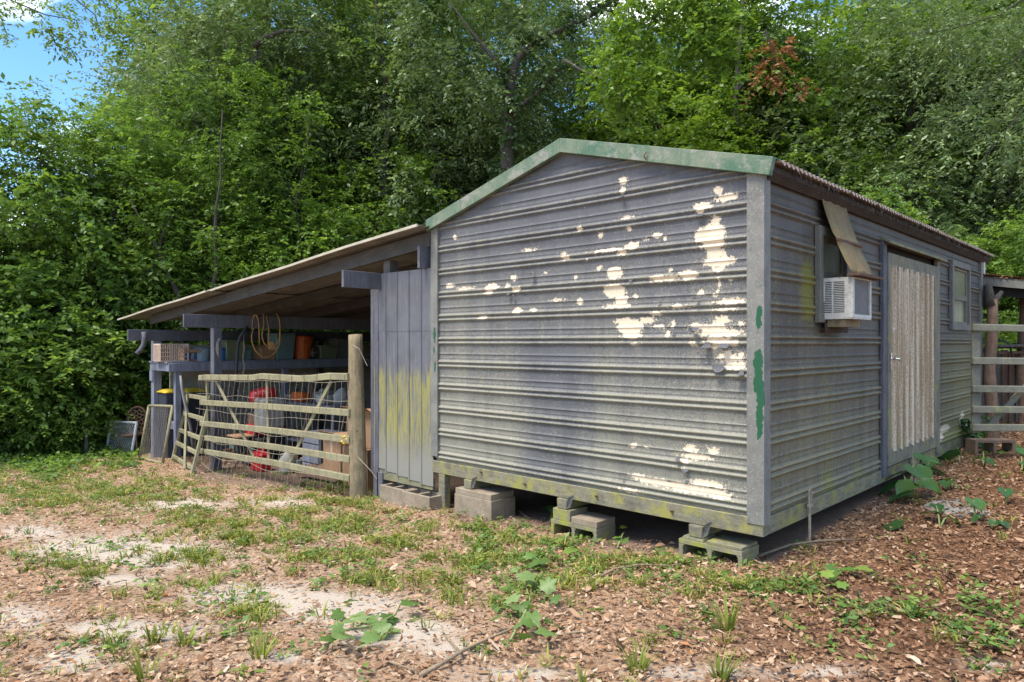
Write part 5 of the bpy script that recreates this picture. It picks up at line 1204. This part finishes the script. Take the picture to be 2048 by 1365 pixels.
feature('thin_sapling', 'slim straight trunk rising behind the lean-to roof', 16.0, [([(424,590),(427,540),(430,480),(436,420),(440,360),(438,300),(445,220)], .085, .04)], 'mid', 450, 260, .6)
feature('hollow_snag', 'stubby reddish-brown trunk deep in the left thicket', 15.6, [([(180,640),(181,560),(179,510),(180,478),(177,440)], .17, .12)], 'mid', 180, 360, .6)
feature('crooked_limb_oak', 'oak with a dark crooked horizontal limb high left of centre', 18.9, [([(506,330),(508,200),(508,130),(512,95)], .20, .13), ([(512,95),(528,75),(560,63),(610,62),(655,72)], .12, .05), ([(420,262,.2),(390,240),(352,200),(338,165)], .09, .04)], 'oakB', 520, 20, .9)
feature('dark_twin_tree', 'dark trunk right of the gable carrying a patch of dead brown leaves', 20.0, [([(1468,330),(1470,270),(1472,200),(1476,140),(1480,60),(1490,-30)], .22, .10), ([(1474,190),(1500,150),(1530,110),(1545,90)], .09, .04), ([(1478,250),(1510,285),(1525,310)], .06, .03)], 'lightA', 1470, 70, .85)
dl = T('dead_leaf_spray', 'patch of dead brown leaves hanging in the trees right of the gable', 'dead branch', atD(1545, 140, 18.3))
cl = [(tuple(Vector(atD(x, y, 18.3))-dl.location), .34) for x, y in [(1545,95),(1560,110),(1540,125),(1555,140),(1570,100),(1535,150),(1520,155),(1590,165)]]
leaf_mat('leaf_dead', [(0, (.20, .08, .035)), (1, (.42, .20, .10))], .2, .8)
link(bpy.data.objects.new('leaves', crown(31, cl, 8, 9, .12, .06, .7, 'leaf_dead', 'leaves')), dl)
MB().tube([atD(1530, 60, 18.3), atD(1545, 100, 18.3), atD(1550, 150, 18.3)], [.03, .02, .01], 5).build('twig', 'bark', dl)
# branches hanging into the top corners of the photo
def overhang(label, d, limbs, cpts, mat, ll, lw, seed, r=.42, twigs=10, n=12, droop=.7, name='overhanging_branch'):
    o = T(name, label, 'branch', atD(limbs[0][0][0], limbs[0][0][1], d)); mb = MB()
    for pl in limbs: mb.tube([atD(x, y, d) for x, y in pl], [.022-.016*i/(len(pl)-1) for i in range(len(pl))], 6)
    mb.build('limb', 'bark', o, smooth=True)
    cl = [(tuple(Vector(atD(x, y, d+rng.uniform(-.5, .5)))-o.location), r*rng.uniform(.7, 1.2)) for x, y in cpts]
    link(bpy.data.objects.new('leaves', crown(seed, cl, twigs, n, ll, lw, droop, mat, 'leaves', outward=.15)), o)
R_ = random.Random(21)
pts = []
for k in range(150):
    x = R_.uniform(1740, 2110); y = R_.uniform(-60, 420)
    if y < 60+(x-1740)*.95 and y > -80: pts.append((x, y))
overhang('drooping grey-green oak branch filling the top right corner', 12.5, [[(2150,-60),(2100,40),(2040,110),(1960,190),(1880,250)], [(2150,60),(2070,190),(1990,290),(1960,330)], [(2100,-40),(2000,30),(1900,60),(1800,70)]], pts, 'leaf_grey', .075, .028, 41, .40, 9, 13, .8)
pts = [(-5,18),(15,12),(30,8),(8,55),(15,75),(50,15),(60,10),(70,-5),(95,8),(110,15),(135,25),(150,18),(85,60),(100,58),(112,62),(130,55),(148,62),(120,95),(130,100),(140,90),(178,40),(186,52),(170,12),(200,5),(215,30),(240,25),(210,70),(195,-5),(230,60)]
overhang('thin dark leafy twigs hanging across the blue sky at top left', 13.5, [[(-60,-40),(20,0),(90,30),(150,40)], [(60,-60),(140,-10),(190,30),(205,80)], [(-80,10),(0,30),(15,75)]], pts, 'leaf_oak', .08, .04, 43, .24, 8, 8, .5)
pts = [(1300+R_.uniform(-60, 160), R_.uniform(-60, 120)) for _ in range(45)]+[(1240+R_.uniform(-30, 60), R_.uniform(90, 240)) for _ in range(14)]
overhang('sunlit broad-leaved branch hanging above the right slope of the gable', 16.5, [[(1500,-80),(1420,-20),(1340,30),(1280,70)], [(1420,-20),(1330,10),(1250,120)]], pts, 'leaf_light', .11, .075, 47, .5, 15, 11, .5)
# far wood closing the horizon
rg = np.random.default_rng(99); S = []; N_ = 5200
ang = rg.uniform(-48, 50, N_)*math.pi/180; dd = rg.uniform(31, 50, N_)
xc = np.tan(ang)*dd; wx = CAM[0]+CS*xc-SN*dd; wy = CAM[1]+SN*xc+CS*dd
zz_ = rg.uniform(-.5, 8.5, N_)+rg.uniform(0, 2.5, N_)*(np.sin(ang*17) > 0)
S = np.stack([wx, wy, zz_], 1); D = norm(rg.normal(0, 1, (N_, 3))*np.array([1, 1, .5]))
V, t_ = twig_leaves(rg, S, D, rg.uniform(.8, 1.6, N_), 9, .36, .22, .3, np.full(N_, .4)+rg.normal(0, .12, N_))
fw_ = bpy.data.objects.new('far_woodland', npmesh('far_woodland', V, quads(V), 'leaf_oak', {'tint': t_})); link(fw_)
tag(fw_, 'hazy far trees closing the view behind the nearer woodland', 'woodland', kind='stuff')
# leafy plants climbing by the far shed corner
def small_bush(px, py, d_or, r, label, n=10, mat='leaf_shrub', ll=.07, lw=.035, name='small_bush'):
    p = onG(px, py); o = T(name, label, 'bush', p); R2 = random.Random(px)
    cl = [((R2.uniform(-r, r), R2.uniform(-r, r), R2.uniform(.15*r, 1.7*r)), r*.5) for _ in range(n)]
    link(bpy.data.objects.new('leaves', crown(px, cl, 9, 8, ll, lw, .3, mat, 'leaves')), o)
    mb = MB()
    for c, q in cl[:5]: mb.tube([(p[0], p[1], p[2]-.02), (p[0]+c[0]*.5, p[1]+c[1]*.5, p[2]+c[2]*.5), (p[0]+c[0], p[1]+c[1], p[2]+c[2])], .006, 4)
    mb.build('stems', 'bark', o)
small_bush(1932, 897, 0, .20, 'small dark glossy bush growing at the far shed corner', 14, 'leaf_big')
# ------------------------------------------------------------------ ground litter, grass, weeds (uncountable cover)
def ground_ok(x, y):
    if -3.65 < x < .02 and .25 < y < L: return False
    if -12 < x < -3.65 and .5 < y < 7.2: return False
    return True
def sample_ground(num, dens, dmax=14., seed=1):
    R2 = random.Random(seed); out = []
    while len(out) < num:
        d = 2.0+(dmax-2.0)*R2.random(); px = R2.uniform(-1000, 3000)
        if R2.random() > .25+.75*(d/dmax)*.6: continue
        v = ray(px, 900); x, y = CAM[0]+v[0]*d, CAM[1]+v[1]*d
        if not ground_ok(x, y): continue
        z = gz(x, y); q = proj(x, y, z)
        if R2.random() < dens(q[0], q[1], x, y): out.append((x, y, z, q[0], q[1]))
    return out
def litter_dens(px, py, x, y):
    s = blobs(SAND, px, py); gsoil = blobs(SOIL_SHADE, px, py)
    base = .34+.55*sstep(900, 1500, px)+.25*sstep(1150, 1300, py)*(px < 900)+.25*cell_noise(x*1.5, y*1.5, 2)
    if px > 1500 and py < 1180: base += .4
    return max(.02, base*(1-.75*min(1, s))*(1-.8*min(1, gsoil)))
pts = sample_ground(150000, litter_dens, 13., 3)
P = np.array([p[:3] for p in pts]); n = len(P); rg = np.random.default_rng(4)
a = rg.uniform(0, 6.28, n); tl = rg.normal(0, .2, n); ln_ = np.clip(np.exp(rg.normal(-4.2, .42, n)), .006, .042); wd = ln_*rg.uniform(.25, .5, n)
d1 = np.stack([np.cos(a), np.sin(a), tl], 1)*ln_[:, None]; d2 = np.stack([-np.sin(a), np.cos(a), rg.normal(0, .3, n)], 1)*wd[:, None]
c0 = P+np.stack([np.zeros(n), np.zeros(n), .008+np.abs(tl)*ln_+rg.uniform(0, .012, n)], 1)
curl = np.stack([np.zeros(n), np.zeros(n), rg.uniform(-.004, .012, n)], 1)
fold = np.stack([np.zeros(n), np.zeros(n), wd*rg.uniform(-.2, .9, n)], 1); bend = d2*rg.normal(0, .35, n)[:, None]
V = np.stack([c0-d1+curl, c0-d1*.35+d2+fold, c0+d1*.35+d2*.85+bend+fold, c0+d1+curl*1.5+bend, c0+d1*.35-d2*.85+bend+fold, c0-d1*.35-d2+fold], 1).reshape(-1, 3)
b6 = np.arange(n)[:, None]*6; FQ = np.concatenate([b6+np.array([[0, 1, 2, 3]]), b6+np.array([[0, 3, 4, 5]])], 0)
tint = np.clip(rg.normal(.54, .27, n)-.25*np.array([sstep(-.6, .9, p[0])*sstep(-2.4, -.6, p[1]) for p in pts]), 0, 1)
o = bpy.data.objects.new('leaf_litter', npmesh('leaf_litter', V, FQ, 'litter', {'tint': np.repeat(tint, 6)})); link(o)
tag(o, 'fallen brown leaves strewn over the yard', 'leaf litter', kind='stuff')
def grass_dens(px, py, x, y):
    return min(1., .8*blobs(GRASS, px, py)*sstep(.35, .8, .6*cell_noise(x*3.1, y*3.3, 1)+.4*cell_noise(x*7.3, y*6.1, 3))*(1-.85*min(1, blobs(SOIL_SHADE, px, py)))+.012)
pts = sample_ground(2900, grass_dens, 15., 8)
V = []; Fq = []; tt = []; R2 = random.Random(17)
for x, y, z, px, py in pts:
    hmx = R2.uniform(.025, .075); t0 = R2.gauss(.45, .15); nb = R2.randint(9, 16)
    for k in range(nb):
        an = R2.uniform(0, 6.28); sp = R2.uniform(0, .05); h = hmx*R2.uniform(.6, 1.25); lean_ = R2.uniform(.3, 1.5)*h
        bx2, by2 = x+math.cos(an)*sp, y+math.sin(an)*sp; dx, dy = math.cos(an+R2.uniform(-.6, .6)), math.sin(an+R2.uniform(-.6, .6)); w_ = R2.uniform(.0026, .0055)
        px_, py_ = -dy*w_, dx*w_
        b = len(V)
        V += [(bx2-px_, by2-py_, z-.005), (bx2+px_, by2+py_, z-.005), (bx2+dx*lean_*.45+px_*.8, by2+dy*lean_*.45+py_*.8, z+h*.75), (bx2+dx*lean_*.45-px_*.8, by2+dy*lean_*.45-py_*.8, z+h*.75),
              (bx2+dx*lean_+px_*.1, by2+dy*lean_+py_*.1, z+h*R2.uniform(.7, 1.05)), (bx2+dx*lean_-px_*.1, by2+dy*lean_-py_*.1, z+h*.9)]
        Fq += [(b, b+1, b+2, b+3), (b+3, b+2, b+4, b+5)]; tt += [max(0, min(1, t0+R2.gauss(0, .26)))]*6
o = bpy.data.objects.new('yard_grass', npmesh('yard_grass', np.array(V), np.array(Fq), 'grass', {'tint': np.array(tt)})); link(o)
tag(o, 'patchy short green grass growing through sand and leaves', 'grass', kind='stuff')
def weed_dens(px, py, x, y): return min(1., .7*blobs(WEED, px, py)*sstep(.3, .8, cell_noise(x*5.1, y*4.7, 5))+.06*blobs(GRASS, px, py)+.008)
def weed_mesh(pts, mat, name, ll, lw, hh, seed, nt=(2, 5), n=6):
    rg = np.random.default_rng(seed); R3 = random.Random(seed); S = []; D = []; Ln = []; tt = []
    for x, y, z, px, py in pts:
        t0 = R3.gauss(.45, .15)
        for k in range(R3.randint(*nt)):
            a = R3.uniform(0, 6.28); e = R3.uniform(.25, 1.3)
            S.append((x, y, z)); D.append((math.cos(a), math.sin(a), e)); Ln.append(hh*R3.uniform(.5, 1.3)); tt.append(t0+R3.gauss(0, .1))
    V, t_ = twig_leaves(rg, np.array(S), norm(np.array(D)), np.array(Ln), n, ll, lw, .25, np.array(tt), 1.0)
    o = bpy.data.objects.new(name, npmesh(name, V, quads(V), mat, {'tint': t_})); link(o); return o
tag(weed_mesh(sample_ground(900, weed_dens, 12., 23), 'weed', 'low_weeds', .046, .022, .12, 5), 'low leafy weeds spreading between the dead leaves', 'weeds', kind='stuff')
def edge_dens(px, py, x, y):
    e = 915+.0*px+18*math.sin(px*.02)
    return .95 if (px < 275 and py < e+18 and py > 850) else (.25 if px < 275 and py < e+40 else 0)
tag(weed_mesh(sample_ground(1500, edge_dens, 17., 29), 'leaf_shrub', 'edge_ivy', .075, .06, .26, 9, (3, 6), 7), 'ivy and creeping leaves along the foot of the left thicket', 'ground cover', kind='stuff')
# ------------------------------------------------------------------ leafy things one can pick out
def lobed(s, lobes=5, seed=0):
    """vine / sycamore leaf, base at the origin, growing along +x"""
    R3 = random.Random(seed); v = [(0, 0, 0), (.5*s, 0, .03*s)]; n = lobes*4
    for k in range(n+1):
        a = -2.5+5.0*k/n; ph = (k % 4); r_ = s*(.58 if ph == 2 else .48 if ph in (1, 3) else .38)*(1-.06*abs(a))*(.9+.2*R3.random())
        v.append((.42*s+math.cos(a)*r_, math.sin(a)*r_*1.05, -.10*s*(math.sin(a)**2)+.03*s*R3.uniform(-1, 1)))
    return v, [(1, 2+k, 3+k) for k in range(n)]+[(1, 2+n, 0), (1, 0, 2)]
def heart(s, seed=0):
    rows = []; R3 = random.Random(seed); cup = R3.uniform(.05, .18)
    prof = [(-.22, .16), (-.12, .34), (.05, .44), (.25, .42), (.45, .34), (.65, .22), (.82, .10), (1.0, .004)]
    for x, w_ in prof:
        r2 = []
        for k in range(7):
            f_ = (k-3)/3; xx = x-(.12*(1-abs(f_)) if x < -.05 else 0)*-1.0
            r2.append((xx*s, f_*w_*s*1.05, cup*s*abs(f_)**1.5*.8-.16*s*x*abs(x)+.012*s*math.sin(x*20+k)))
        rows.append(r2)
    return rows
def place_leaf(name, mbs, pos, yaw, pitch, roll, parent, mat, tint):
    m_ = Matrix.Translation(pos) @ Matrix.Rotation(yaw, 4, 'Z') @ Matrix.Rotation(pitch, 4, 'Y') @ Matrix.Rotation(roll, 4, 'X')
    mbs.xf(m_); mbs.a = {'tint': [tint]*len(mbs.v)}; return mbs.build(name, mat, parent, smooth=True)
def leafy_branch(label, stem, leaves, s0, s1, seed, mat='leaf_vine', name='fallen_leafy_branch'):
    R3 = random.Random(seed); P = [Vector(onG(x, y)) for x, y in stem]
    for i, q in enumerate(P): q.z += .02+.05*math.sin(i*1.3)**2
    o = T(name, label, 'leafy branch', tuple(P[0])); MB().tube(P, [.008-.004*i/len(P) for i in range(len(P))], 5).build('stem', 'weed_stem', o, smooth=True)
    for i, (x, y) in enumerate(leaves):
        g = onG(x, y); s = R3.uniform(s0, s1); v, f_ = lobed(s, 5, seed*50+i); mb = MB().add(v, f_)
        place_leaf('leaf', mb, (g[0], g[1], g[2]+R3.uniform(.02, .11)), R3.uniform(0, 6.28), R3.uniform(-.5, .35), R3.uniform(-.6, .6), o, mat, R3.uniform(.1, 1))
plain('weed_stem', (.22, .26, .09), .6)
leafy_branch('wilting lobed-leaf vine sprig in the front centre-left', [(640,1310),(690,1285),(740,1265),(790,1245),(800,1230)], [(650,1310),(665,1300),(700,1300),(715,1310),(730,1290),(690,1285),(740,1275),(755,1300),(735,1255),(745,1240),(785,1240),(800,1235),(705,1232),(720,1240),(690,1245),(770,1260)], .08, .14, 3)
leafy_branch('wilting lobed-leaf vine heap in the front centre', [(1020,1290),(1050,1250),(1060,1210),(1050,1180),(1040,1150)], [(1030,1215),(1045,1225),(1060,1235),(1075,1250),(1090,1245),(1010,1245),(1005,1265),(1020,1270),(1055,1285),(1065,1300),(1075,1290),(1105,1260),(1050,1195),(1065,1180),(1040,1150),(1060,1150),(1080,1215),(1030,1185),(1100,1230),(1085,1270)], .08, .14, 5)
leafy_branch('freshly cut leafy sprig lying right of the front corner', [(1600,1175),(1640,1165),(1680,1150),(1720,1155)], [(1610,1175),(1630,1165),(1640,1180),(1655,1170),(1665,1155),(1680,1165),(1700,1160),(1720,1165),(1650,1145),(1670,1185),(1690,1180)], .08, .13, 7, 'weed')
leafy_branch('small vine sprig growing up before the middle block', [(1100,1050),(1105,1035),(1110,1015)], [(1100,1040),(1112,1022),(1095,1030),(1118,1040),(1108,1012)], .08, .12, 9, 'leaf_vine')
leafy_branch('leafy seedling between the blocks in front of the rim board', [(1235,1100),(1245,1085),(1255,1065)], [(1230,1090),(1245,1092),(1252,1078),(1240,1105)], .06, .10, 11, 'weed')
leafy_branch('green clump of trailing leaves below the hollow blocks', [(1080,1130),(1110,1110),(1130,1100)], [(1075,1130),(1090,1120),(1105,1115),(1120,1100),(1100,1135),(1085,1145),(1130,1120),(1062,1140)], .08, .13, 13, 'weed')
def ear(label, px, py, leaves, seed):
    R3 = random.Random(seed); b = Vector(onG(px, py)); o = T('elephant_ear_plant', label, 'plant', tuple(b), 'elephant ear plants beside the shed')
    for lx, ly, h, s, yaw in leaves:
        g = Vector(onG(lx, ly)); t_ = Vector((b.x*.35+g.x*.65, b.y*.35+g.y*.65, gz(g.x, g.y)+h))
        MB().tube([b, b.lerp(t_, .5)+Vector((0, 0, h*.35)), t_], [.009, .007, .005], 6).build('stalk', 'weed_stem', o, smooth=True)
        s *= .78; mb = MB().grid(heart(s, R3.randint(0, 999))); place_leaf('leaf', mb, t_, yaw, R3.uniform(.15, .55), R3.uniform(-.3, .3), o, 'leaf_big', R3.uniform(.1, .9))
ear('large elephant ear plant with several broad leaves close to the rim board', 1815, 1000, [(1800,985,.22,.34,3.6),(1840,985,.25,.36,5.4),(1830,1000,.15,.34,4.4),(1815,1010,.10,.30,4.0),(1860,1000,.16,.28,5.8),(1780,990,.10,.26,3.2),(1845,965,.30,.30,.5)], 1)
ear('elephant ear with one broad flat leaf just left of the reddish block', 1920, 930, [(1915,925,.10,.36,2.8)], 2)
ear('pair of elephant ear leaves under the shed edge right of the door', 1858, 952, [(1855,945,.16,.28,5.0),(1872,955,.08,.22,.3)], 3)
ear('elephant ear with a large leaf cut by the right edge', 2045, 945, [(2040,928,.14,.40,.2),(2060,950,.10,.3,5.5)], 4)
ear('small elephant ear leaning over the near side of the grey slab', 1950, 1040, [(1945,1032,.14,.22,5.3),(1965,1050,.05,.14,4.2)], 5)
ear('small dark elephant ear leaves behind the grey slab', 1905, 980, [(1900,975,.10,.2,2.2),(1888,982,.08,.2,4.8)], 6)
ear('two tiny elephant ear leaves right of the slab', 2000, 1052, [(1985,1058,.05,.12,4.5),(2008,1060,.05,.12,5.5)], 7)
ear('elephant ear leaf standing alone near the right edge behind the slab', 2012, 1010, [(2010,1005,.12,.18,5.0)], 8)
ear('yellow-green elephant ear lying left of the slab', 1800, 1065, [(1795,1062,.05,.26,3.4)], 9)
ear('broken elephant ear with a split stalk before the slab', 1880, 1058, [(1872,1045,.10,.24,2.6),(1905,1052,.08,.2,1.0),(1868,1030,.12,.16,5.2)], 10)
ear('small elephant ear tuft in the leaves below the grey gate', 1968, 935, [(1960,930,.10,.16,3.5),(1978,940,.10,.16,5.5),(1965,925,.15,.14,1.2)], 11)
def stick(label, pts, r, mat='stick_wood', forks=()):
    P = [Vector(onG(x, y)) for x, y in pts]
    for i, q in enumerate(P): q.z += r+.012+.02*math.sin(i*2.1)**2
    o = T('fallen_stick', label, 'stick', tuple(P[0]), 'sticks on the ground'); n = len(P)
    MB().tube(P, [r*(1-.6*i/(n-1)) for i in range(n)], 6).build('wood', mat, o, smooth=True)
    for a in forks:
        Q = [Vector(onG(x, y))+Vector((0, 0, .02)) for x, y in a]; MB().tube(Q, [r*.6-.3*r*k/len(Q) for k in range(len(Q))], 5).build('fork', mat, o)
stick('long forked dead stick in the bottom centre foreground', [(840,1362),(890,1340),(925,1318),(965,1292),(1010,1278),(1050,1262)], .013, forks=([(925,1318),(905,1295),(890,1278)], [(950,1302),(952,1288)]))
stick('pale curved vine stick crossing the grass before the corner block', [(1190,1165),(1230,1148),(1280,1140),(1340,1138),(1400,1130)], .010, 'rope_stick' if 'rope_stick' in M else 'stick_wood')
stick('thin twig lying left of the centre vine sprig', [(770,1328),(800,1345),(840,1358)], .006)
stick('crooked branch lying under the tie-down rod', [(1520,1118),(1580,1100),(1640,1092),(1720,1085)], .012, forks=([(1680,1090),(1700,1100)],))
stick('thin pale root curving under the shed between the blocks', [(1025,1020),(1040,1030),(1055,1042),(1070,1040)], .005)
stick('straight pale twig right of the centre vine heap', [(1110,1278),(1160,1276),(1170,1279)], .007)
stick('thin twig in the bottom left foreground', [(400,1120),(440,1105),(470,1110)], .006)
# tufts of taller grass
def tuft(px, py, label, h=.25, nb=26):
    g = onG(px, py); R3 = random.Random(px*7+py); o = T('grass_tuft', label, 'grass tuft', g, 'taller grass tufts'); mb = MB(); tt = []
    for k in range(nb):
        a = R3.uniform(0, 6.28); l = h*R3.uniform(.6, 1.2); ln2 = R3.uniform(.2, .9); w_ = R3.uniform(.004, .008); dx, dy = math.cos(a), math.sin(a)
        b = (g[0]+dx*.03, g[1]+dy*.03, g[2]-.01); rows = []
        for i in range(5):
            t_ = i/4; ww = w_*(1-t_**2)+.0003; q = (b[0]+dx*l*ln2*t_**1.5, b[1]+dy*l*ln2*t_**1.5, b[2]+l*(t_-.35*ln2*t_**3)); rows.append([(q[0]-dy*ww, q[1]+dx*ww, q[2]), (q[0]+dy*ww, q[1]-dx*ww, q[2])])
        mb.grid(rows); tt += [R3.uniform(.1, .8)]*10
    mb.a = {'tint': tt}; mb.build('blades', 'grass', o)
for px, py, lab, h in [(690, 975, 'tall grass tuft at the foot of the round gate post', .30), (660, 985, 'grass tuft just left of the gate post tuft', .2), (1440, 1360, 'grass tuft at the bottom edge right of centre', .16), (520, 1320, 'spiky grass tuft bottom left of centre', .16), (370, 1290, 'spiky seedling grass at lower left', .13), (310, 1285, 'thin spiky grass left of the lower-left seedling', .12), (290, 1358, 'broad grass clump cut by the bottom edge at left', .16), (1275, 1345, 'small bright grass tuft near the bottom edge in the middle', .14), (1455, 1260, 'thin upright weed stalk right of the centre vine heap', .2), (620, 1060, 'bright grass tuft in the middle left yard', .15), (430, 1170, 'bright green tuft beside the sandy patch', .13)]:
    tuft(px, py, lab, h)
